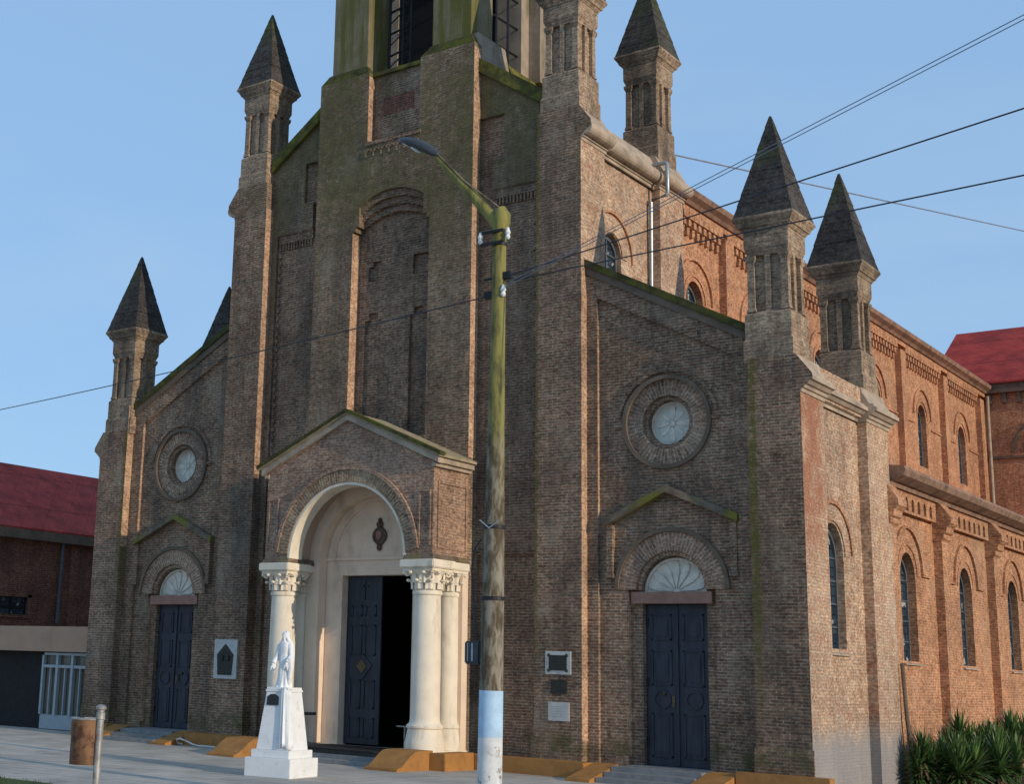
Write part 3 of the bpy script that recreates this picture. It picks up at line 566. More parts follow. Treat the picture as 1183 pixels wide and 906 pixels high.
    for y in cy_:
        w = side_window(4.82, y - .5, y + .5, 9.55, 11.25, s)
        MB().ring((y, 11.32), .60, .66, 0, PI, 'x', s * 5.0, s * 5.08, 26).ring((y, 11.36), .98, 1.04, 0, PI, 'x', s * 5.0, s * 5.11, 30).build('hood_mould', 'brick_red', w)
        if y > 8:
            for d_ in (-2.2, 1.0): MB().box(s * 5.0, s * 5.10, y + d_, y + d_ + 1.2, 11.0, 11.06).build('string_course', 'brick_red', w)
    ped = [7.75] + [y + 2.5 for y in cy_[1:]]
    for y in ped: MB().box(s * 4.9, s * 5.26, y - .27, y + .27, 8.2, 13.3).build('clerestory_pilaster', 'brick_red', church)
    ct = MB()
    edges = [(4.96, 7.42)] + [(y - 2.2, y + 2.2) for y in cy_[1:]]
    for (e0, e1) in edges:
        k = e0 + .1
        while k < e1 - .1:
            ct.box(s * 5.0, s * 5.20, k, k + .15, 13.12, 13.38).box(s * 5.0, s * 5.14, k + .02, k + .12, 12.90, 13.12).box(s * 5.0, s * 5.24, k - .05, k + .22, 13.30, 13.46)
            ct.box(s * 5.0, s * 5.10, k + .15, k + .26, 12.98, 13.2)
            k += .30
    ct.box(s * 5.0, s * 5.24, 4.96, 33.0, 13.461, 13.62)
    ct.build('clerestory_corbel_table', 'brick_red', church)
    MB().prism([(s * 4.8, 13.62), (s * 5.3, 13.62), (s * 5.36, 13.7), (s * 5.5, 13.78), (s * 5.54, 13.9), (s * 5.46, 13.98), (s * 4.8, 14.12)], 'y', 4.97, 33.2).build('eaves_cornice', 'cornice_aisle', church)
    MB().hexa([(s * 5.35, 4.3, 13.95), (s * 5.35, 36.0, 13.95), (0, 36.0, 17.3), (0, 4.3, 17.3)], [(s * 5.35, 4.3, 14.05), (s * 5.35, 36.0, 14.05), (0, 36.0, 17.42), (0, 4.3, 17.42)]).build('nave_roof', 'redroof', church)
    # ---- transept
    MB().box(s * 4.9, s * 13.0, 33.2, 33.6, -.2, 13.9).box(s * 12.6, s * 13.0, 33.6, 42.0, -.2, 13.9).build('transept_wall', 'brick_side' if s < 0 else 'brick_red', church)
    tt = MB().box(s * 5.0, s * 13.2, 32.95, 33.25, 13.62, 14.05)
    for k in range(14): tt.box(s * (5.3 + k * .55), s * (5.46 + k * .55), 33.05, 33.21, 13.2, 13.62)
    tt.ring((s * 7.4, 11.2), 1.22, 1.34, 0, PI, 'y', 33.08, 33.22, 28).ring((s * 7.4, 11.2), .8, .9, 0, PI, 'y', 33.08, 33.22, 28).box(s * 5.0, s * 13.0, 33.12, 33.21, 10.95, 11.05)
    tt.build('transept_cornice', 'cornice_dark', church)
    MB().hexa([(s * 3.0, 32.85, 14.0), (s * 13.3, 32.85, 14.0), (s * 13.3, 38.0, 17.35), (s * 3.0, 38.0, 17.35)], [(s * 3.0, 32.85, 14.08), (s * 13.3, 32.85, 14.08), (s * 13.3, 38.0, 17.45), (s * 3.0, 38.0, 17.45)]).hexa([(s * 3.0, 43.15, 14.0), (s * 13.3, 43.15, 14.0), (s * 13.3, 38.0, 17.35), (s * 3.0, 38.0, 17.35)], [(s * 3.0, 43.15, 14.08), (s * 13.3, 43.15, 14.08), (s * 13.3, 38.0, 17.45), (s * 3.0, 38.0, 17.45)]).build('transept_roof', 'redroof', church)
MB().tube([(5.35, 32.9, 13.5), (5.3, 33.05, 12.8), (5.3, 33.05, 8.6)], .07, 10).build('downpipe', 'cornice', church, True)
MB().box(-9.7, 9.7, 42, 42.4, -.2, 14).build('rear_wall', 'brick_red', church)

# ---- zinc downpipe on the upper block and the broken pipe low on the corner block
MB().tube([(5.12, 3.40, 14.12), (5.52, 3.40, 14.12), (5.56, 3.40, 14.08), (5.56, 3.40, 13.34), (5.53, 3.40, 13.29), (5.18, 3.36, 13.22), (5.14, 3.36, 13.17), (5.12, 3.36, 10.5)], .05, 12).build('zinc_downpipe', 'zinc', church, True)
MB().tube([(10.08, 4.86, 2.35), (10.10, 4.95, 1.2), (10.16, 5.12, -.1)], .045, 8).build('rusty_pipe', 'cornice_dark', church, True)

# ---- tower front
def segm(hw, z, rise, n=18):
    rad = (hw * hw + rise * rise) / (2 * rise); a0 = math.asin(hw / rad)
    return [(rad * math.sin(a0 - 2 * a0 * i / n), z + rise - rad + rad * math.cos(a0 - 2 * a0 * i / n)) for i in range(n + 1)]
niche = [(-1.17, 7.2), (1.17, 7.2), (1.17, 12.50), (1.08, 12.50), (1.08, 12.62), (.98, 12.62)] + segm(.98, 13.12, .32) + [(-.98, 12.62), (-1.08, 12.62), (-1.08, 12.50), (-1.17, 12.50)]
MB().poly([(-2.38, -.3), (2.38, -.3), (2.38, 16.7), (.80, 16.7), (.80, 14.78), (-.80, 14.78), (-.80, 16.7), (-2.38, 16.7)],
          [niche, [(-1.53, -.2), (1.53, -.2), (1.53, 4.2)] + arc(0, 4.3, 1.53, 0, PI, 24)[1:-1] + [(-1.53, 4.2)]], 'y', -.3, .02).build('tower_front', 'brick_moss', church)
MB().poly([(-1.3, 6.6), (1.3, 6.6), (1.3, 13.6), (-1.3, 13.6)], [
    [(-.95, 7.3), (-.45, 7.3), (-.45, 10.25), (-.55, 10.25), (-.55, 10.42), (-.83, 10.42), (-.83, 10.25), (-.95, 10.25)],
    [(.42, 7.3), (.92, 7.3), (.92, 10.25), (.80, 10.25), (.80, 10.42), (.54, 10.42), (.54, 10.25), (.42, 10.25)],
    [(-.88, 11.25), (-.48, 11.25), (-.48, 11.75), (-.76, 11.75), (-.76, 11.62), (-.88, 11.62)],
    [(.48, 11.25), (.95, 11.25), (.95, 11.75), (.48, 11.75)]], 'y', .03, .12).build('niche_panel', 'brick', church)
MB().box(-1.35, 1.35, .12, .4, 6.6, 13.7).build('niche_backing', 'brick', church)
MB().box(-.95, .95, -.06, .4, 14.6, 16.62).build('tower_recess', 'brick', church)
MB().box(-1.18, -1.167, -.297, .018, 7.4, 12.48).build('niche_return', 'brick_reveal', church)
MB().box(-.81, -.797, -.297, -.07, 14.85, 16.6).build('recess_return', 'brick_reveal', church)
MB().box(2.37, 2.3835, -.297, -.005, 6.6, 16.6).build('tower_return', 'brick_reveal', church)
q = MB()
for hw, z, rise, y0, y1 in ((.98, 13.12, .32, -.23, .02), (.98, 12.95, .31, -.15, .021), (.98, 12.78, .30, -.07, .022)):
    lo = segm(hw, z - .17, rise - .01); hi_ = segm(hw, z - .004, rise)
    for k in range(18): q.prism([lo[k], lo[k + 1], hi_[k + 1], hi_[k]], 'y', y0, y1)
q.build('niche_hood', 'brick', church)
q = MB().box(-.86, .86, -.33, -.05, 14.70, 14.80)
for k in range(7): q.ring((-.72 + k * .24, 14.52), .06, .10, 0, PI, 'y', -.33, -.29, 10).box(-.80 + k * .24 - .045, -.80 + k * .24 - .005, -.33, -.29, 14.40, 14.52)
q.build('arcaded_band', 'brick', church)
MB().box(-.5, .45, -.08, -.061, 15.55, 16.0).build('brick_patch', 'brick_side', church)
# coping blocks where the tower buttresses are stepped back under the belfry
for s in (1, -1):
    q = MB()
    q.hexa([(s * .80, -.3, 16.7), (s * 2.38, -.3, 16.7), (s * 2.36, -.05, 16.7), (s * .80, -.05, 16.7)], [(s * 1.0, -.16, 16.98), (s * 2.22, -.16, 16.98), (s * 2.22, -.05, 16.98), (s * 1.0, -.05, 16.98)])
    q.build('weathering', 'moss_dark', church)
MB().box(-.82, .82, -.16, .5, 16.62, 16.72).build('belfry_sill', 'moss', church)
MB().box(-2.3, 2.3, .0, 4.2, 14.0, 16.7).build('tower_core', 'brick_moss', church)
# ---- belfry: four piers, arched heads, iron lattice
bel = thing('belfry', None, None); bel.parent = church
BY0, BY1, BZ, BT = -.12, 3.9, 16.98, 24.0
for s in (1, -1):
    MB().box(s * 1.02, s * 2.15, BY0, BY0 + .95, 16.7, BT).build('pier', 'belfry_moss', bel)
    MB().box(s * (1.40 if s > 0 else 1.02), s * 2.12, 2.25 if s > 0 else 2.8, BY1, 16.7, BT).build('pier', 'belfry', bel)
    MB().box(s * 2.12, s * 2.46, 2.62, BY1 + .1, 16.7, BT).build('pilaster_strip', 'belfry', bel)
    MB().hexa([(s * 2.0, BY0 + .05, 16.3), (s * 2.37, BY0 + .05, 16.3), (s * 2.37, 1.35, 16.3), (s * 2.0, 1.35, 16.3)], [(s * 2.0, BY0 + .12, 17.08), (s * 2.29, BY0 + .12, 17.08), (s * 2.29, 1.22, 17.08), (s * 2.0, 1.22, 17.08)]).build('pier_base', 'belfry', bel)
    MB().hexa([(s * 1.9, 1.35, 16.45), (s * 2.40, 1.35, 16.45), (s * 2.40, 4.1, 16.45), (s * 1.9, 4.1, 16.45)], [(s * 1.9, 1.35, 16.75), (s * 2.30, 1.35, 16.72), (s * 2.30, 4.1, 16.72), (s * 1.9, 4.1, 16.75)]).build('side_sill', 'moss', bel)
MB().poly([(-1.05, 21.5), (1.05, 21.5), (1.05, BT), (-1.05, BT)], [[(-1.0, 21.6), (1.0, 21.6)] + arc(0, 21.7, 1.0, 0, PI, 18)], 'y', BY0 + .1, BY0 + .8).poly([(-1.05, 21.5), (1.05, 21.5), (1.05, BT), (-1.05, BT)], [[(-1.0, 21.6), (1.0, 21.6)] + arc(0, 21.7, 1.0, 0, PI, 18)], 'y', BY1 - .9, BY1 - .1).build('arch_head', 'belfry', bel)
MB().box(-2.4, 2.4, BY0 - .2, BY1 + .2, BT, BT + .4).pyramid(0, (BY0 + BY1) / 2, BT + .4, 2.5, BT + 6).build('belfry_roof', 'spire', bel)
q = MB()
for x in (-.98, -.55, -.30): q.tube([(x, .75, 16.7), (x, .75, 21.6)], .035, 6)
for k in range(7):
    z = 16.95 + k * .62; q.tube([(-1.0, .75, z), (-.30, .75, z + .12)], .028, 6); q.ring((-.42, z + .26), .09, .12, 0, 2 * PI, 'y', .73, .77, 14, True); q.tube([(-.98, .75, z + .3), (-.5, .75, z + .6)], .018, 5)
for y in (1.25, 1.8): q.tube([(2.0, y, 16.7), (2.0, y, 21.6)], .035, 6)
for k in range(6): q.tube([(2.0, .8, 17.3 + k * .75), (2.0, 2.4, 17.38 + k * .75)], .03, 6)
q.build('iron_lattice', 'iron', bel)
MB().box(-1.42, -.30, 1.75, 1.85, 16.7, 21.6).box(-1.3, 1.0, 3.2, 3.3, 16.7, 21.6).build('belfry_shade_panel', 'shade_sheet', bel)  # dark panels added to stand for the shade inside the belfry
MB().tube([(0.2, 1.3, 21.4), (0.2, 1.3, 20.9)], .08, 8).lathe(0.2, 1.3, [(.15, 20.9), (.3, 20.7), (.38, 20.2), (.55, 19.8), (.56, 19.7), (.4, 19.7)], 24).build('bell', 'bronze', bel, True)

# ---- pinnacles: base, grooved shaft with corner colonnettes, cornice, brick spire
def pinnacle(cx, cy, z, side):
    p = MB()
    h = .47
    p.frus(cx, cy, z - .05, h + .03, z + .38, h + .03).frus(cx, cy, z + .38, h + .03, z + .44, h).frus(cx, cy, z + .44, h, z + .92, h).frus(cx, cy, z + .92, h, z + 1.0, h - .06)
    p.frus(cx, cy, z + 1.0, .33, z + 2.2, .33)
    p.frus(cx, cy, z + 2.16, .40, z + 2.32, .46).frus(cx, cy, z + 2.32, .46, z + 2.66, .46)
    b = p.build('pinnacle', 'brick_pin', church)
    c = MB()
    for sx in (-1, 1):
        for sy in (-1, 1):
            X, Y = cx + sx * .345, cy + sy * .345
            c.frus(X, Y, z + 1.0, .075, z + 2.16, .07).frus(X, Y, z + 2.02, .07, z + 2.10, .105).frus(X, Y, z + 2.10, .105, z + 2.17, .11).frus(X, Y, z + 1.0, .10, z + 1.08, .08)
    for t in (-1, 1):
        c.box(cx - .055, cx + .055, cy + t * .33, cy + t * .40, z + 1.0, z + 2.16).box(cx + t * .33, cx + t * .40, cy - .055, cy + .055, z + 1.0, z + 2.16)
    c.build('colonnette', 'brick_pin', b)
    MB().frus(cx, cy, z + 2.66, .47, z + 2.74, .52).frus(cx, cy, z + 2.74, .54, z + 2.80, .56).frus(cx, cy, z + 2.80, .56, z + 2.90, .63).frus(cx, cy, z + 2.90, .63, z + 2.96, .62).build('pinnacle_cornice', 'brick_pin', b)
    sp = MB(); n = 9
    for k in range(n):      # courses set back step by step so that the outline is not knife-straight
        a0, a1 = k / n, (k + 1) / n
        w0, w1 = .585 * (1 - a0) + .02, .585 * (1 - a1) + .02
        sp.frus(cx + random.uniform(-.004, .004), cy + random.uniform(-.004, .004), z + 2.96 + 2.28 * a0, w0 + .006, z + 2.96 + 2.28 * a1, w1)
    sp.build('spire', 'spire', b)
    return b
for s in (1, -1):
    for y in (.22, 4.28 if s > 0 else 3.92): pinnacle(s * 9.38, y, 8.08, s)
    pinnacle(s * 4.70, .22, 14.36, s)
pinnacle(4.70, 4.18, 14.36, 1)

# ---- porch
porch = thing('porch', None, None); porch.parent = church
PY = -1.65
hl = [(1.66, 4.05)] + arc(0, 4.30, 1.66, 0, PI, 40) + [(-1.66, 4.05)]
MB().poly([(-2.4, 4.12), (-1.66, 4.12)] + [(x, z) for x, z in arc(0, 4.30, 1.66, PI, 0, 40)] + [(1.66, 4.12), (2.4, 4.12), (2.4, 6.36), (0, 7.42), (-2.4, 6.36)], [], 'y', PY, PY + .42).build('porch_front', 'brick_porch', porch)
for s in (1, -1):
    MB().box(s * 1.95, s * 2.4, PY + .42, -.3, 4.12, 6.36).build('porch_side', 'brick_porch', porch)
    tr = MB().box(s * 2.4, s * 2.43, -1.50, -.18 - .1, 5.86, 5.91).box(s * 2.4, s * 2.43, -1.50, -1.45, 4.45, 5.86).box(s * 2.4, s * 2.43, -.42, -.37, 4.45, 5.86).box(s * 2.4, s * 2.43, -1.45, -.42, 4.45, 4.5)
    tr.box(s * 2.02, s * 2.06, PY - .03, PY, 4.5, 5.7).box(s * 2.30, s * 2.34, PY - .03, PY, 4.5, 5.7).box(s * 2.06, s * 2.30, PY - .03, PY, 5.66, 5.7)
    tr.build('panel_trim', 'brick_porch', porch)
    MB().hexa([(s * 1.64, PY - .05, 4.202), (s * 2.46, PY - .05, 4.202), (s * 2.46, -.31, 4.202), (s * 1.64, -.31, 4.202)], [(s * 1.68, PY, 4.32), (s * 2.41, PY, 4.32), (s * 2.41, -.3, 4.32), (s * 1.68, -.3, 4.32)]).build('impost_moss', 'hood', porch)
    # capitals and columns: free column in front, half column at the wall
    def column(x, y, r, zb, cap_h, half, square=False):
        c = MB()
        c.lathe(x, y, [(r * 1.36, zb + .06), (r * 1.36, zb + .22), (r * 1.30, zb + .26), (r * 1.20, zb + .44), (r * 1.17, zb + .50), (r * 1.26, zb + .52), (r * 1.27, zb + .56), (r * 1.2, zb + .585), (r * 1.07, zb + .62), (r * 1.02, zb + .70), (r, zb + .9), (r * 1.0, 2.0), (r * .93, 3.44), (r * 1.02, 3.46), (r * 1.05, 3.5), (r * 1.0, 3.54), (r * .9, 3.56)], 36)
        o = c.build('column', 'cream', porch, True)
        q = r * 1.38
        MB().box(x - q, x + q, y - q, y + q, G0, zb + .061, .01).build('pedestal', 'cream', o)
        b = MB().lathe(x, y, [(r * .93, 3.55), (r * .97, 3.7), (r * 1.1, 3.85), (r * 1.36, 3.97)], 24)
        for k in range(8):
            for tier, (z0, rr, hh) in enumerate(((3.57, r * 1.0, .2), (3.70, r * 1.06, .24))):
                a = (k + .5 * tier) * PI / 4
                d = Vector((math.cos(a), math.sin(a), 0)); t = Vector((-math.sin(a), math.cos(a), 0)); o_ = Vector((x, y, 0))
                wv = r * .36
                rows = []
                for i in range(6):
                    f = i / 5; rad = rr + .02 + .09 * f ** 3 - (.0 if f < 1 else .0); zz = z0 + hh * (math.sin(f * 1.9) / math.sin(1.5) if f < .83 else .97 - (f - .83) * .9)
                    ww = wv * (1 - .55 * f * f)
                    rows.append([o_ + d * (rad + (.03 if j == 0 else 0)) + t * (ww * j) + Vector((0, 0, zz)) for j in (-1, -.5, 0, .5, 1)])
                vs = [p for rw_ in rows for p in rw_]; b.faces(vs, [(i * 5 + j, i * 5 + j + 1, i * 5 + j + 6, i * 5 + j + 5) for i in range(5) for j in range(4)])
                b.ball(o_ + d * (rr + .11) + Vector((0, 0, z0 + hh * .92)), .045, (1, 1, .8), seg=8, ring=5)
        for sx in (-1, 1):
            for sy in (-1, 1):
                d = Vector((sx, sy, 0)).normalized(); cpos = Vector((x, y, 3.9)) + d * (r * 1.45)
                pts = [cpos + d * (.075 * (1 - k / 16) * math.cos(k * .62)) + Vector((0, 0, .075 * (1 - k / 16) * math.sin(k * .62))) for k in range(15)]
                b.tube(pts, .028, 6)
        b.build('capital', 'cream', o, False)
        return o
    column(s * 2.05, -1.30, .315, .14, .5, False)
    column(s * 2.10, -.56, .235, .14, .5, True)
    ab = MB().box(s * 1.60, s * 2.5, PY - .10, -.86, 4.02, 4.20, .02).box(s * 1.66, s * 2.44, PY - .04, -.92, 3.95, 4.02)
    ab.box(s * 1.66, s * 2.47, -.858, -.29, 4.02, 4.19, .015).box(s * 1.76, s * 2.435, -.90, -.31, 3.96, 4.021).build('abacus', 'cream', porch)
    MB().box(s * 1.85, s * 2.42, -.5, -.28, .14, 4.02).build('wall_pilaster', 'pinkish', porch)
# archivolt
a_ = MB().ring((0, 4.30), 1.70, 1.97, R(3), R(177), 'y', PY - .035, PY + .1, 56).build('archivolt', 'brick_arch_moss', porch)
MB().ring((0, 4.30), 1.63, 1.695, 0, PI, 'y', PY - .012, PY + .43, 56).build('arch_lining', 'cream', porch, True)
MB().ring((0, 4.30), 1.97, 2.05, R(4), R(176), 'y', PY - .07, PY + .08, 56).build('outer_moulding', 'brick_porch', porch, True)
# vault, inner arch, back wall with tympanum and crest
MB().ring((0, 4.30), 1.80, 1.95, 0, PI, 'y', PY + .42, -.55, 48).build('vault', 'vault', porch, True)
MB().ring((0, 4.30), 1.50, 1.80, 0, PI, 'y', -.72, -.44, 48).build('inner_arch', 'pinkish', porch, True)
MB().box(1.50, 1.86, -.72, -.44, .14, 4.3).build('inner_jamb', 'pinkish', porch); MB().box(-1.86, -1.50, -.72, -.44, .14, 4.3).build('inner_jamb', 'pinkish', porch)
MB().poly([(-1.9, .1), (-1.02, .1), (-1.02, 3.98), (1.02, 3.98), (1.02, .1), (1.9, .1), (1.9, 4.3)] + arc(0, 4.3, 1.9, 0, PI, 32)[1:-1] + [(-1.9, 4.3)], [], 'y', -.42, -.12).build('back_wall', 'pinkish', porch)
MB().box(-1.5, 1.5, -.46, -.42, 4.33, 4.40).ring((0, 4.40), 1.22, 1.28, 0, PI, 'y', -.45, -.42, 40).build('tympanum_moulding', 'pinkish', porch)
MB().ball((0.06, -.44, 4.88), .17, (1, .25, 1.4)).ring((.06, 4.88), .15, .2, 0, 2 * PI, 'y', -.47, -.42, 20, True).ball((.06, -.45, 5.15), .10, (1, .5, .8)).ball((.06, -.45, 5.25), .05).ball((.06, -.46, 4.62), .09, (.8, .4, 1)).build('coat_of_arms', 'crest', porch, True)
MB().ball((.06, -.49, 4.90), .10, (.9, .25, 1.1)).build('coat_of_arms_field', 'lintel', porch, True)
cd = MB().box(-1.0, 0.0, -.22, -.16, .16, 3.97).build('door', 'door', porch)
lf = cd
q = MB()
for z0, z1 in ((.3, .75), (.95, 1.6), (2.15, 2.85), (3.05, 3.3)):
    for x0, x1 in ((-.86, -.54), (-.46, -.14)):
        q_ = [(x0, x1, z0, z0 + .035), (x0, x1, z1 - .035, z1), (x0, x0 + .035, z0, z1), (x1 - .035, x1, z0, z1)]
        for e in q_: q.box(e[0], e[1], -.24, -.219, e[2], e[3])
q.prism([(-.5, 1.60), (-.22, 1.92), (-.5, 2.2), (-.78, 1.92)], 'y', -.245, -.219)
q.box(-.62, -.38, -.245, -.22, 3.72, 3.76).box(-.53, -.47, -.245, -.22, 3.42, 3.86)
# raised mouldings stay with the leaf
o = q.build('door_panel', 'door', church); o.parent = porch
MB().prism([(-.5, 1.74), (-.36, 1.9), (-.5, 2.06), (-.64, 1.9)], 'y', -.262, -.2455).build('door_rosette', 'brass', porch)
MB().box(.93, 1.0, -.15, .85, .16, 3.95).build('open_door_leaf', 'door', porch)
v = MB().box(-1.9, 1.9, 3.4, 3.5, .1, 4.3).box(-1.9, -1.8, -.1, 3.4, .1, 4.3).box(1.8, 1.9, -.1, 3.4, .1, 4.3).box(-1.9, 1.9, -.1, 3.5, 4.3, 4.4)
v.build('vestibule', 'dark', porch)
MB().box(-1.9, 1.9, -.12, 3.4, .05, .13).build('vestibule_floor', 'dark', porch)
MB().box(-2.5, 2.5, -1.9, -.12, G0, .12).box(-1.72, 1.72, -2.2, -1.9, G0, .03).box(-1.72, 1.72, -2.5, -2.2, G0, -.06).build('porch_step', 'step', porch)
# porch roof with mossy edge
def slab(x0, z0, x1, z1, y0, y1, t): return [(x0, y0, z0), (x1, y0, z1), (x1, y1, z1), (x0, y1, z0)], [(x0, y0, z0 + t), (x1, y0, z1 + t), (x1, y1, z1 + t), (x0, y1, z0 + t)]
rk = MB(); ed = MB(); mo = MB()
for s in (1, -1):
    rk.hexa(*slab(s * 2.62, 6.40, 0, 7.56, PY - .13, -.3, .06))
    ed.hexa(*slab(s * 2.56, 6.27, 0, 7.42, PY - .08, PY + .1, .155))
    ed.box(s * 2.36, s * 2.555, PY + .101, -.3, 6.28, 6.42).box(s * 2.36, s * 2.48, PY - .04, -.3, 6.20, 6.29)
    mo.hexa(*slab(s * 2.66, 6.43, 0, 7.60, PY - .17, PY + .06, .07))
rk.build('porch_roof', 'rooftile', porch); ed.build('porch_cornice', 'cornice', porch); mo.build('roof_moss', 'moss_dark', porch)
# hand rail in the porch
MB().tube([(-1.95, -1.0, .78), (-1.30, -.9, .80)], .035, 8).tube([(-1.62, -.95, .12), (-1.62, -.95, .78)], .02, 6).build('hand_rail', 'iron', porch)
MB().tube([(.95, -.5, .12), (.95, -.5, .62)], .02, 6).tube([(.72, -.5, .62), (.97, -.5, .62)], .02, 6).build('rail_post', 'galv', porch)

# ---- plaques on the pilasters
pq = MB().box(-5.13, -4.36, -.345, -.301, 1.49, 2.45).build('memorial_plaque', 'marble', church); tag(pq, 'white framed plaque with a dark pointed bronze relief')
MB().prism([(-4.98, 1.58), (-4.51, 1.58), (-4.47, 2.08), (-4.745, 2.34), (-5.02, 2.08)], 'y', -.36, -.346).box(-4.90, -4.80, -.385, -.36, 1.92, 2.06).box(-4.70, -4.60, -.385, -.36, 1.92, 2.06).build('bronze_relief', 'bronze', pq)
pq = MB().box(4.41, 5.01, -.33, -.301, 1.87, 2.34).build('memorial_plaque', 'marble', church); tag(pq, 'small white framed plaque with a dark bronze centre')
MB().box(4.50, 4.92, -.345, -.331, 1.95, 2.26).build('bronze_panel', 'bronze', pq)
q = MB()
for x in (4.50, 4.92):
    for z in (1.95, 2.26): q.ball((x, -.345, z), .035, (1, .4, 1), seg=8, ring=6)
q.build('rosette', 'bronze', pq)
pq = MB().box(4.535, 4.91, -.325, -.301, 1.48, 1.76).build('memorial_plaque', 'bronze', church); tag(pq, 'small dark green bronze plaque')
pq = MB().box(4.48, 4.97, -.325, -.301, .93, 1.31).build('memorial_plaque', 'marble', church); tag(pq, 'plain pale marble plaque with faint lettering')
q = MB()
for k in range(5): q.box(4.55, 4.90 - .03 * (k % 2), -.327, -.3252, 1.21 - k * .05, 1.222 - k * .05)
q.build('inscription', 'zinc', pq)

# ================================================================ low ochre walls and steps in front
def cheek(x0, x1, y0, y1, ztop, label, curved=False):
    n = 8; pr = [(y0, G0 - .02)]
    for k in range(n + 1):
        f = k / n; y = y0 + (y1 - y0) * f
        if curved: f2 = max(0, (f - .42) / .58); z = ztop + (G0 + .05 - ztop) * (1 - math.cos(PI * f2)) / 2
        else: z = ztop + (G0 + .05 - ztop) * f
        pr.append((y, z))
    pr.append((y1, G0 - .02))
    o = MB().prism(pr, 'x', x0, x1).build('cheek_wall', 'orange'); tag(o, label, 'low wall', 'ochre cheek walls beside the church steps'); return o
cheek(5.58, 6.10, -.36, -1.55, .17, 'low sloping ochre cheek wall, porch side of the steps under the door nearest the square corner')
cheek(8.03, 8.62, -.36, -1.55, .16, 'low sloping ochre cheek wall between the right blue door and the mossy corner buttress')
cheek(-6.10, -5.58, -.36, -1.45, .17, 'low sloping ochre cheek wall with a white hose lying beside it')
cheek(-8.62, -8.03, -.36, -1.45, .2, 'low sloping ochre cheek wall at the far left door, half behind the rusty bin')
cheek(1.80, 2.62, -1.80, -3.05, .24, 'ochre cheek wall with curved top under the right pair of porch columns', True)
cheek(-2.62, -1.80, -1.80, -3.05, .24, 'ochre cheek wall with curved top just left of the white statue', True)
def curb(x0, x1, y0, y1, z, label):
    o = MB().box(x0, x1, y0, y1, G0 - .02, z, .01).build('planter_wall', 'orange'); tag(o, label, 'low wall', 'ochre curbs along the church front'); return o
curb(2.64, 5.57, -.82, -.345, .16, 'long low ochre curb behind the lamp post, below the memorial plaques')
curb(8.64, 10.4, -.62, -.345, .2, 'short low ochre curb below the mossy right corner buttress')
curb(-5.57, -2.64, -.82, -.345, .16, 'long low ochre curb behind the white statue, below the white framed plaque')
curb(-10.05, -8.64, -.62, -.345, .2, 'short ochre curb at the far left corner of the church')
curb(2.625, 3.0, -1.92, -.83, .2, 'short ochre curb wrapping the outer side of the right porch columns')
curb(-3.0, -2.625, -1.92, -.83, .2, 'short ochre curb wrapping the outer side of the left porch columns')
for s in (1, -1):
    st = MB()
    for k in range(3): st.box(s * 6.12, s * 8.01, -.38 - (k + 1) * .32, -.38 - k * .32, G0 - .02, .135 - k * .095)
    o = st.build('door_steps', 'step'); tag(o, 'three shallow grey stone steps below the %s blue side door' % ('right' if s > 0 else 'far left'), 'steps', 'steps under the side doors')
o = MB().box(-1.05, 1.35, -2.15, -.6, .121, .14).build('door_mat', 'mat'); tag(o, 'flat black door mat on the porch floor before the open door', 'door mat')

# ================================================================ white monument
stt = thing('statue', 'white statue of a veiled woman on a tapering white pedestal before the porch', 'statue', (2.25, -6.0, G0))
th = R(9); cs, sn = math.cos(th), math.sin(th)
PC = Vector((2.716, -6.43)) + Vector((cs, sn)) * -.49 + Vector((-sn, cs)) * .50
def Lp(x, y, z): return (PC.x + x * cs - y * sn, PC.y + x * sn + y * cs, z)
def fr(mb, hx0, hy0, z0, hx1, hy1, z1):
    mb.hexa([Lp(-hx0, -hy0, z0), Lp(hx0, -hy0, z0), Lp(hx0, hy0, z0), Lp(-hx0, hy0, z0)], [Lp(-hx1, -hy1, z1), Lp(hx1, -hy1, z1), Lp(hx1, hy1, z1), Lp(-hx1, hy1, z1)])
pb = MB()
fr(pb, .49, .50, G0, .49, .50, .19); fr(pb, .41, .42, .19, .41, .42, .33); fr(pb, .345, .355, .33, .235, .25, 1.37); fr(pb, .25, .265, 1.37, .25, .265, 1.41); fr(pb, .235, .25, 1.41, .235, .25, 1.455)
bmesh.ops.bevel(pb.bm, geom=pb.bm.edges[:], offset=.008, segments=2, affect='EDGES')
pd = pb.build('pedestal', 'white', stt)
MB().hexa([Lp(-.20, -.294, 1.13), Lp(.05, -.294, 1.13), Lp(.05, -.25, 1.13), Lp(-.20, -.25, 1.13)], [Lp(-.195, -.279, 1.28), Lp(.045, -.279, 1.28), Lp(.045, -.23, 1.28), Lp(-.195, -.23, 1.28)]).hexa([Lp(-.195, -.279, 1.28), Lp(.045, -.279, 1.28), Lp(.045, -.23, 1.28), Lp(-.195, -.23, 1.28)], [Lp(-.12, -.274, 1.33), Lp(-.03, -.274, 1.33), Lp(-.03, -.23, 1.33), Lp(-.12, -.23, 1.33)]).build('bronze_plate', 'bronze', pd)
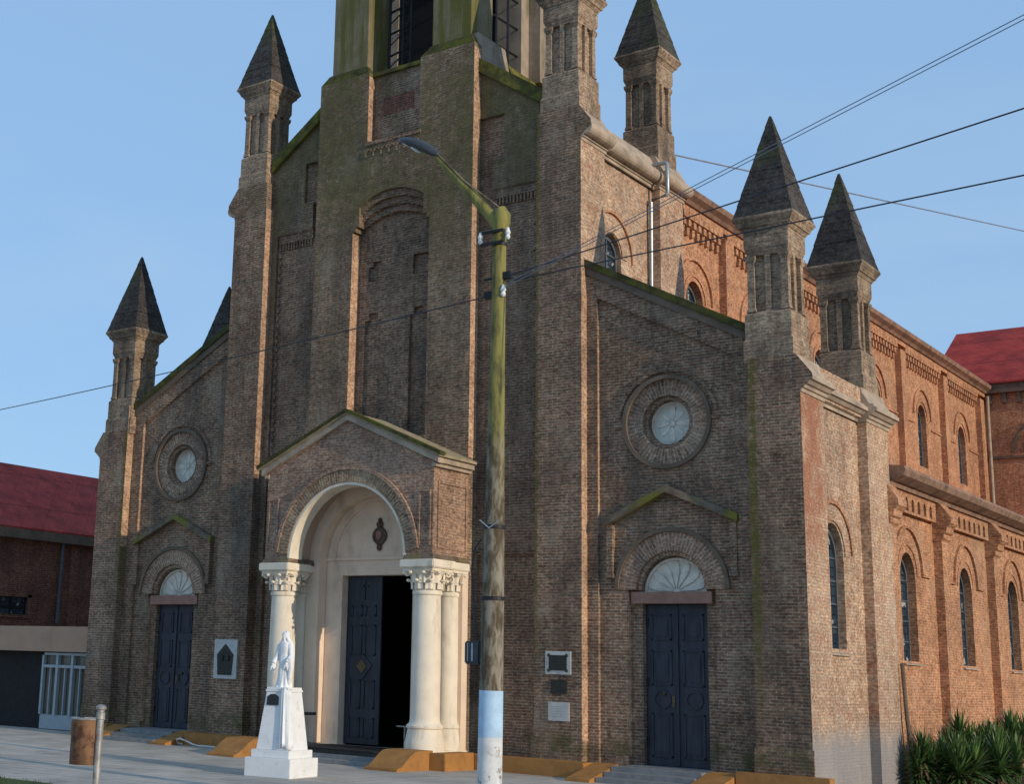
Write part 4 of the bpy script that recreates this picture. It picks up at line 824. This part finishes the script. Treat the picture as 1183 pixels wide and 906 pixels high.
# carved drapery falling down the front corner of the pedestal
dp = MB(); rows = []
for k in range(13):
    f = k / 12; z = 1.42 - f * 1.06; hx, hy = .235 + .105 * f, .25 + .10 * f
    cxp = hx - .02; row = []
    for j in range(15):
        t = j / 14; wv = (.012 + .012 * f) * math.sin(t * PI * 8 + f * .8) + .008 * math.sin(t * PI * 15); wd = (.10 + .06 * f)
        if t < .5: x, y = cxp - wd * (1 - 2 * t), -hy - .022 - wv
        else: x, y = cxp + .026 + wv, -hy + wd * (2 * t - 1)
        row.append(dp.bm.verts.new(Lp(x, y, z + .03 * math.sin(t * 7))))
    rows.append(row)
for k in range(12):
    for j in range(14): dp.bm.faces.new((rows[k][j], rows[k][j + 1], rows[k + 1][j + 1], rows[k + 1][j]))
o = dp.build('carved_drapery', 'white', stt, True)
md = o.modifiers.new('s', 'SOLIDIFY'); md.thickness = .012; md.offset = 1
# figure: lofted robe, shoulders, veil, arms and hands, merged into one continuous surface
fb = MB(); n = 48; rows = []
prof = [(0, .165, .13), (.04, .17, .135), (.15, .150, .12), (.3, .140, .115), (.45, .135, .112), (.56, .125, .105), (.64, .115, .095), (.70, .125, .10), (.77, .145, .10), (.83, .135, .09), (.87, .085, .07), (.90, .055, .055)]
for z, a, b in prof:
    fold = max(0, 1 - z / .75); row = []
    for k in range(n):
        t = 2 * PI * k / n
        q = 1 + fold * (.10 * math.sin(7 * t + 2.2 * z * 3) + .05 * math.sin(13 * t + 1)) + .03 * math.sin(5 * t + z * 9)
        row.append(fb.bm.verts.new((a * q * math.cos(t) + .02 * math.sin(z * 4), b * q * math.sin(t), z)))
    rows.append(row)
for i in range(len(rows) - 1):
    for k in range(n): fb.bm.faces.new((rows[i][k], rows[i][(k + 1) % n], rows[i + 1][(k + 1) % n], rows[i + 1][k]))
fb.bm.faces.new(rows[0][::-1]); fb.bm.faces.new(rows[-1])
fb.ball((.012, -.018, .962), .074, (.86, .98, 1.18), Matrix.Rotation(R(14), 4, 'X'), 20, 14)          # head, bowed a little
fb.ball((.012, -.092, .952), .013, (.8, 1, 1.7), seg=8, ring=6).ball((.012, -.080, .918), .014, (1.2, .7, .6), seg=8, ring=6).ball((.012, -.078, .897), .016, (1, .8, .7), seg=8, ring=6)
fb.ball((-.014, -.083, .985), .012, (1.5, .6, .5), seg=8, ring=6).ball((.038, -.083, .985), .012, (1.5, .6, .5), seg=8, ring=6)
# veil over the head falling to the elbows
rows = []
for z, a, b, c in ((1.062, .01, .01, .0), (1.055, .045, .052, -.002), (1.03, .072, .082, -.004), (.97, .082, .088, -.002), (.92, .086, .084, .010), (.86, .125, .092, .018), (.80, .165, .105, .03), (.70, .175, .115, .035), (.58, .175, .12, .04), (.45, .165, .12, .045)):
    row = []
    for k in range(25):
        t = R(-52) + R(284) * k / 24; q = 1 + (.06 * math.sin(9 * t) if z < .9 else 0)
        row.append(fb.bm.verts.new((.012 + a * q * math.cos(t), c + b * q * math.sin(t), z)))
    for k in range(24, -1, -1):
        t = R(-52) + R(284) * k / 24; q = .86
        row.append(fb.bm.verts.new((.012 + a * q * math.cos(t), c + b * q * math.sin(t), z - .004)))
    rows.append(row)
for i in range(len(rows) - 1):
    m_ = len(rows[0])
    for k in range(m_): fb.bm.faces.new((rows[i][k], rows[i][(k + 1) % m_], rows[i + 1][(k + 1) % m_], rows[i + 1][k]))
fb.bm.faces.new(rows[0][::-1]); fb.bm.faces.new(rows[-1])
def arm(side):
    sh = Vector((side * .125, 0, .80)); el = Vector((side * .168, -.03, .585)); wr = Vector((side * (.192 if side < 0 else .14), -.12, .45 if side < 0 else .47))
    fb.tube([sh, sh.lerp(el, .5), el, el.lerp(wr, .5), wr], [.058, .055, .052, .05, .05], 12)      # wide sleeve
    cuff = wr; fb.tube([cuff + Vector((0, .03, .0)), cuff + Vector((side * .0, .02, -.10)), cuff + Vector((0, .03, -.16))], [.05, .04, .015], 10)
    d = (wr - el).normalized(); pw = wr + d * .05
    fb.tube([wr, pw], [.026, .024], 10)
    fb.ball(pw + d * .028, .028, (1.0, 1.1, .55), seg=10, ring=8)
    latv = d.cross(Vector((0, 0, 1))).normalized()
    for k, ln in enumerate((.040, .048, .046, .036)):
        b0 = pw + d * .045 + latv * (.013 * (k - 1.5)); fb.tube([b0, b0 + d * ln * .5 + Vector((0, 0, -.004)), b0 + d * ln + Vector((0, 0, -.014))], [.0085, .0078, .006], 6)
    b0 = pw + d * .012 - latv * side * .024; fb.tube([b0, b0 - latv * side * .018 + d * .022, b0 - latv * side * .02 + d * .042], [.009, .008, .006], 6)
arm(-1); arm(1)
# mantle edge hanging from her left arm
fb.tube([(.19, -.09, .55), (.20, -.06, .40), (.17, -.05, .22), (.15, -.04, .06)], [.05, .06, .05, .03], 10)
# small cloud base
for k in range(9):
    a = 2 * PI * k / 9; fb.ball((.13 * math.cos(a), .11 * math.sin(a), .015), .06, (1, 1, .7), seg=10, ring=7)
tmp = fb.build('figure', 'white')
rm = tmp.modifiers.new('r', 'REMESH'); rm.mode = 'VOXEL'; rm.voxel_size = .0062; rm.use_smooth_shade = True
sm = tmp.modifiers.new('sm', 'SMOOTH'); sm.iterations = 3; sm.factor = .45
dg = bpy.context.evaluated_depsgraph_get(); me = bpy.data.meshes.new_from_object(tmp.evaluated_get(dg)); old = tmp.data; tmp.modifiers.clear(); tmp.data = me; bpy.data.meshes.remove(old)
me.name = 'figure'
tmp.parent = stt; tmp.matrix_parent_inverse = world_mat(stt).inverted()
tmp.matrix_basis = Matrix.Translation(Lp(-.02, 0, 1.44)) @ Matrix.Rotation(R(6), 4, 'Z') @ Matrix.Diagonal((.93, .95, 1.0, 1))

# ================================================================ street lamp pole
PX, PYY = 8.82, -9.29
lamp = thing('street_lamp', 'tall street lamp pole, olive above, with sky blue and white painted bands below', 'street lamp', (PX, PYY, G0))
def rz(z):
    t = [(-1, .176), (G0, .174), (1.6, .165), (3.5, .152), (5.0, .125), (6.5, .108), (8.3, .098), (12, .09)]
    for (a, ra), (b, rb_) in zip(t, t[1:]):
        if z <= b: return ra + (rb_ - ra) * (z - a) / (b - a)
    return .09
ang = .012      # the pole leans a hair to the right
def axp(z): return (PX - .03 + .009 * z, PYY, z)
def pole_part(z0, z1, mat, name, dr=0.0):
    k = max(2, int((z1 - z0) / .4)); zz = [z0 + (z1 - z0) * i / k for i in range(k + 1)]
    return MB().tube([axp(z) for z in zz], [rz(z) + dr for z in zz], 24).build(name, mat, lamp, True)
pole_part(G0 - .1, .975, 'pole_white', 'white_band', .002)
pole_part(.975, 1.605, 'pole_blue', 'blue_band', .003)
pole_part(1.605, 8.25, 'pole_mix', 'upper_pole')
for z in (3.86, 2.85): MB().lathe(axp(z)[0], PYY, [(rz(z) + .004, z), (rz(z) + .012, z + .005), (rz(z) + .012, z + .05), (rz(z) + .004, z + .055)], 20).build('strap', 'iron', lamp)
# cast elbow and tapered arm
tx = axp(8.3)[0]
MB().tube([(tx, PYY, 8.15), (tx + .01, PYY, 8.3), (tx + .035, PYY, 8.45), (tx + .03, PYY, 8.56), (tx - .0, PYY, 8.64), (tx - .05, PYY, 8.67)], [.10, .112, .128, .13, .10, .03], 18).build('elbow', 'pole_green', lamp, True)
arm_pts = [(tx + .02, PYY, 8.36), (tx - .10, PYY, 8.52), (8.2, PYY, 9.17), (7.68, PYY, 9.75)]
MB().tube(arm_pts, [.115, .10, .072, .055], 16).build('arm', 'pole_green', lamp, True)
MB().tube([(tx + .1, PYY - .02, 8.60), (8.22, PYY - .05, 9.24), (7.70, PYY - .04, 9.80)], .016, 6).build('conduit', 'pole_bare', lamp)
dv = Vector((-.72, 0, .50)).normalized(); rt = Matrix.Rotation(-math.atan2(dv.z, -dv.x) * -1, 4, 'Y')
hc = Vector((7.34, PYY, 10.02))
def head_mesh():
    h = MB(); n = 20; rows = []
    prof = [(0, .055, .05), (.08, .08, .07), (.25, .12, .10), (.5, .15, .115), (.72, .15, .10), (.88, .11, .075), (.97, .05, .04), (1.0, .01, .01)]
    up = Vector((dv.z, 0, -dv.x))
    for f, w, t in prof:
        bend = -.16 * max(0, f - .35) ** 1.5
        c = Vector((7.72, PYY, 9.72)) + dv * (f * .92) + up * (bend + .02); rows.append([h.bm.verts.new(c + Vector((0, 1, 0)) * (w * math.cos(2 * PI * k / n)) + up * (t * math.sin(2 * PI * k / n) * (1.0 if math.sin(2 * PI * k / n) > 0 else .55))) for k in range(n)])
    for i in range(len(rows) - 1):
        for k in range(n): h.bm.faces.new((rows[i][k], rows[i][(k + 1) % n], rows[i + 1][(k + 1) % n], rows[i + 1][k]))
    h.bm.faces.new(rows[0][::-1]); h.bm.faces.new(rows[-1]); return h
lh = head_mesh().build('lamp_head', 'lamp', lamp, True)
up = Vector((dv.z, 0, -dv.x))
rq = Matrix(((dv.x, 0, up.x, 0), (dv.y, 1, up.y, 0), (dv.z, 0, up.z, 0), (0, 0, 0, 1)))
MB().ball(Vector((7.72, PYY, 9.72)) + dv * .50 - up * .06, .09, (1.2, .95, .36), rq, 16, 10).ball(Vector((7.72, PYY, 9.72)) + dv * .74 - up * .062, .075, (1.2, 1.0, .36), rq, 16, 10).build('lens', 'lens', lh, True)
MB().box(8.405, 8.66, PYY - .10, PYY + .08, 1.96, 2.28, .02).build('meter_box', 'lamp', lamp)
MB().box(8.46, 8.475, PYY - .104, PYY - .10, 2.0, 2.25).box(8.53, 8.56, PYY - .108, PYY - .10, 2.0, 2.25).build('meter_box_ribs', 'zinc', lamp)
MB().box(8.65, 8.72, PYY - .03, PYY + .03, 2.05, 2.2).build('meter_bracket', 'iron', lamp)
MB().tube([(8.55, PYY, 2.28), (8.50, PYY - .02, 2.9), (8.46, PYY - .02, 3.3), (8.50, PYY, 3.6), (8.66, PYY - .08, 3.72)], .012, 6).build('meter_cable', 'cable', lamp)
q = MB()
for z, l in ((8.26, .22), (8.08, .24)): q.lathe(axp(z)[0], PYY, [(.10, z), (.115, z + .005), (.115, z + .05), (.10, z + .055)], 18).box(axp(z)[0] - l, axp(z)[0] + .15, PYY - .16, PYY - .13, z, z + .04)
q.box(8.62, 8.78, PYY - .05, PYY + .05, 7.30, 7.40).box(8.92, 9.08, PYY - .05, PYY + .05, 7.56, 7.66).tube([(8.6, PYY, 7.60), (9.05, PYY, 7.60)], .02, 6)
q.build('clamp', 'iron', lamp)
for x, z in ((8.56, 8.25), (9.04, 8.25), (8.97, 7.38)): MB().lathe(x, PYY - .06, [(.02, z - .1), (.04, z - .07), (.028, z - .03), (.045, z), (.03, z + .04), (.02, z + .08)], 12).build('insulator', 'white', lamp, True)
MB().tube([(8.70, PYY - .19, 3.98), (8.86, PYY - .2, 3.86), (9.02, PYY - .17, 3.96)], .012, 6).build('wire_tie', 'zinc', lamp)

# ---- cables
def cable(a, b, ext0, ext1, r, sag, label, mat='cable', twin=0.0):
    a, b = Vector(a), Vector(b); d = b - a; p0, p1 = a - d * ext0, b + d * ext1
    t = MB(); n = 40
    for off in ((0, twin) if twin else (0,)):
        t.tube([p0.lerp(p1, i / n) + Vector((0, 0, -sag * 4 * (i / n) * (1 - i / n) + off)) for i in range(n + 1)], r, 6)
    o = t.build('overhead_cable', mat); tag(o, label, 'cable', 'overhead cables'); return o
cable((9.0, PYY, 7.60), (16.45, -10.8, 7.97), 0, 2.2, .0095, 0, 'black overhead cable passing the tip of the second pyramid spire at the right')
cable((9.0, PYY, 7.52), (16.30, -10.2, 7.43), 0, 2.2, .0095, 0, 'lowest black overhead cable running right from the lamp pole past the pyramid bases')
cable((8.98, PYY, 7.44), (16.70, -11.8, 8.52), 0, 1.6, .0055, 0, 'thin twin grey cable climbing steeply to the upper right from the lamp pole', 'cable_grey', .05)
cable((8.72, PYY, 7.34), (-8.527, -5.0, 8.10), 0, 1.5, .010, .25, 'single dark cable running left from the lamp pole across the church front')
cable((5.1, 4.3, 14.75), (7.753, 30.0, 19.275), 0, 1.0, .02, 0, 'faint far grey wire sloping down to the right behind the spires', 'cable_grey')

# ================================================================ rusty litter bin on a post
bx, by = 4.685, -12.795
bn = thing('litter_bin', 'rusty brown litter bin hung on a pale metal post at the lower left', 'litter bin', (bx, by, G0))
MB().lathe(bx, by, [(.05, G0), (.05, 1.03), (.062, 1.04), (.062, 1.12), (.05, 1.13), (.05, 1.16), (.072, 1.17), (.075, 1.20), (.05, 1.225), (.015, 1.235)], 16).build('post', 'galv', bn, True)
q = MB(); n = 26; cxb, rb = bx - .25, .22
outer = [(cxb + rb * math.cos(2 * PI * k / n), by + rb * math.sin(2 * PI * k / n)) for k in range(n)]; inner = [(cxb + (rb - .012) * math.cos(2 * PI * k / n), by + (rb - .012) * math.sin(2 * PI * k / n)) for k in range(n)]
Vv = [[q.bm.verts.new((x, y, z)) for x, y in lp] for lp, z in ((outer, .42), (outer, 1.03), (inner, 1.03), (inner, .44))]
for i in range(3):
    for k in range(n): q.bm.faces.new((Vv[i][k], Vv[i][(k + 1) % n], Vv[i + 1][(k + 1) % n], Vv[i + 1][k]))
q.bm.faces.new(Vv[0][::-1]); q.bm.faces.new(Vv[3])
bd = q.build('bin_body', 'rust', bn, True)
MB().tube([(cxb + rb * math.cos(2 * PI * k / 24), by + rb * math.sin(2 * PI * k / 24), 1.03) for k in range(25)], .014, 8, False).build('bin_rim', 'galv', bd, True)
MB().tube([(bx - .05, by, .9), (bx, by, .9)], .02, 6).tube([(bx - .05, by, .55), (bx, by, .55)], .02, 6).build('bracket', 'iron', bn)

# hose loop on the pavement
hp = [(-5.75, -.95), (-5.95, -1.0), (-6.0, -.92), (-5.9, -.86), (-5.65, -.9), (-5.3, -1.05), (-5.0, -1.08), (-4.5, -1.02)]
hp = [(-5.42, -1.00, G0 + .03), (-5.50, -1.10, G0 + .06), (-5.48, -1.15, G0 + .14), (-5.40, -1.12, G0 + .17), (-5.22, -1.08, G0 + .12), (-5.0, -1.06, G0 + .05), (-4.85, -1.05, G0 + .03), (-4.3, -1.0, G0 + .025)]
o = MB().tube(hp, .022, 8).build('hose', 'hose', None, True); tag(o, 'white hose looped on the pavement by the ochre wall', 'hose')

# ================================================================ parish wing at the left
wing = thing('parish_wing', 'low brick side building with red sheet roof and tan canopy left of the church', 'building', (-18, 6, G0))
MB().poly([(1.8, -.2), (40, -.2), (40, 6.0), (1.8, 6.0)], [[(2.72, 3.22), (3.95, 3.22), (3.95, 3.80), (2.72, 3.80)]], 'x', -18.3, -18.0).box(-26, -18, 1.8, 2.1, -.2, 6.0).box(-26.3, -26, 1.8, 40, -.2, 6.0).build('wall', 'brick_side', wing)
wf = MB().box(-18.16, -18.1, 2.72, 3.95, 3.22, 3.80).build('window', 'glass', wing)
MB().box(-18.1, -18.05, 2.72, 3.95, 3.47, 3.52).box(-18.1, -18.05, 3.3, 3.36, 3.22, 3.8).box(-18.1, -18.04, 2.72, 2.77, 3.22, 3.8).box(-18.1, -18.04, 3.90, 3.95, 3.22, 3.8).build('window_bar', 'iron', wf)
MB().box(-18.02, -17.94, 2.6, 4.1, 3.12, 3.219).box(-18.02, -17.96, 3.951, 4.1, 3.219, 3.9).box(-18.02, -17.96, 2.6, 4.1, 3.801, 3.95).build('window_surround', 'brick_side', wf)
MB().hexa([(-17.8, 1.6, 6.02), (-17.8, 40, 6.02), (-22, 40, 8.72), (-22, 1.6, 8.72)], [(-17.8, 1.6, 6.10), (-17.8, 40, 6.10), (-22, 40, 8.84), (-22, 1.6, 8.84)]).hexa([(-26.2, 1.6, 6.02), (-26.2, 40, 6.02), (-22, 40, 8.72), (-22, 1.6, 8.72)], [(-26.2, 1.6, 6.10), (-26.2, 40, 6.10), (-22, 40, 8.84), (-22, 1.6, 8.84)]).prism([(-18.05, 6.0), (-25.95, 6.0), (-22, 8.7)], 'y', 1.85, 2.05).build('roof', 'redroof', wing)
MB().box(-18.0, -17.72, 1.6, 40, 5.72, 6.03).build('gutter', 'cornice_dark', wing)
MB().box(-18.0, -17.92, 5.65, 6.05, 2.8, 5.72).build('wall_pier', 'brick_side', wing)
MB().tube([(-17.85, 5.23, 5.8), (-17.9, 5.23, 5.5), (-17.92, 5.22, 3.0)], .055, 8).build('downpipe', 'lead', wing, True)
# flat-roofed lobby with tan fascia, near-black sheet standing in for the dark opening and glazed metal doors
MB().box(-30, -10.05, .30, 1.0, 2.03, 2.74).box(-30, -10.05, 1.0, 6.2, 2.62, 2.74).build('canopy', 'canopy', wing)
MB().box(-30, -12.76, .62, .7, G0, 2.03).build('opening_shade_sheet', 'shade_sheet', wing)
MB().box(-12.76, -10.05, 1.3, 1.4, G0, 2.03).build('lobby_wall', 'canopy', wing)
gd = MB().box(-12.72, -10.1, .50, .54, G0 + .02, .27).box(-12.72, -12.64, .44, .54, .27, 2.0).box(-12.72, -10.1, .44, .54, 1.93, 2.0).box(-12.64, -10.1, .45, .54, 1.58, 1.66)
for x in (-12.05, -11.40, -10.75): gd.box(x - .045, x + .045, .43, .54, .27, 1.93)
for x in (-12.36, -11.72, -11.08): gd.box(x - .018, x + .018, .46, .54, .27, 1.58)
gd = gd.build('glazed_door', 'bluegrey', wing)
MB().box(-12.63, -10.12, .555, .575, .271, 1.93).build('door_glass', 'curtain', gd)

# ================================================================ sword-leaved shrubs
def yucca(x, y, h, heads, label, seed):
    rnd = random.Random(seed)
    t = thing('yucca', label, 'shrub', (x, y, G0), 'sword-leaved shrubs by the aisle wall')
    st, lv, dd = MB(), MB(), MB()
    for (hx, hy, hz) in heads:
        top = Vector((x + hx, y + hy, G0 + hz)); base = Vector((x + hx * .35, y + hy * .35, G0))
        st.tube([base, base.lerp(top, .5) + Vector((rnd.uniform(-.05, .05), rnd.uniform(-.05, .05), 0)), top], [.06, .05, .045], 8)
        nl = 110
        for k in range(nl):
            f = k / nl; el = R(86 - 118 * f ** .9 + rnd.uniform(-8, 8)); az = k * 2.39996 + rnd.uniform(-.3, .3); ln = h * rnd.uniform(.85, 1.15)
            d = Vector((math.cos(az) * math.cos(el), math.sin(az) * math.cos(el), math.sin(el))); sd = Vector((-math.sin(az), math.cos(az), 0)); w = rnd.uniform(.024, .038)
            org = top - Vector((0, 0, .28 * f)); droop = rnd.uniform(.10, .34) * (1 - math.sin(max(el, 0)) * .7)
            rows = []
            for i in range(6):
                q = i / 5; c = org + d * (ln * q) - Vector((0, 0, droop * ln * q ** 2.2)); ww = w * (1 - q) ** .7 * (.75 + .5 * math.sin(min(q * 2.2, 1) * PI / 2))
                rows += [c - sd * ww, c + Vector((0, 0, -ww * .35)), c + sd * ww]
            (dd if (f > .8 and rnd.random() < .55) or rnd.random() < .03 else lv).faces(rows, [(i * 3 + j, i * 3 + j + 1, i * 3 + j + 4, i * 3 + j + 3) for i in range(5) for j in range(2)])
    st.build('trunk', 'trunk', t, True); lv.build('foliage', 'leaf', t); dd.build('dry_leaves', 'dryleaf', t)
    return t
def hd(rnd, n, spread, z0, z1): return [(rnd.uniform(-spread, spread), rnd.uniform(-spread, spread), rnd.uniform(z0, z1)) for _ in range(n)]
r_ = random.Random(3)
yucca(10.42, 4.75, .52, [(0, 0, .72), (.12, .1, .5), (-.05, -.1, .4)], 'smallest sword-leaved shrub, at the left end of the row against the block corner', 12)
yucca(10.85, 6.0, .60, [(0, 0, 1.05), (-.2, -.15, .72), (.15, .2, .8), (.1, -.3, .6)], 'sword-leaved shrub under the first aisle pilaster, its single top rosette standing clear', 11)
yucca(11.05, 5.0, .58, [(0, 0, .62), (.3, .1, .55), (-.3, .1, .55), (.1, -.25, .42)], 'low dark sword-leaved shrub in front, cut by the lower edge', 15)
yucca(11.1, 7.3, .60, [(0, 0, .86), (.2, -.2, .72), (-.2, .2, .78), (.15, .35, .7)], 'sword-leaved shrub in the middle of the bed below the second aisle window', 13)
yucca(11.55, 6.1, .60, [(0, 0, .66), (.35, .15, .62), (-.35, -.05, .58), (.1, -.3, .5)], 'dense low sword-leaved shrub in the lower right corner', 16)
yucca(11.25, 8.5, .64, [(0, 0, 1.08), (.3, .1, .95), (-.25, -.3, .85), (0, .45, .9)], 'tall sword-leaved shrub at the right edge with raised rosettes', 14)
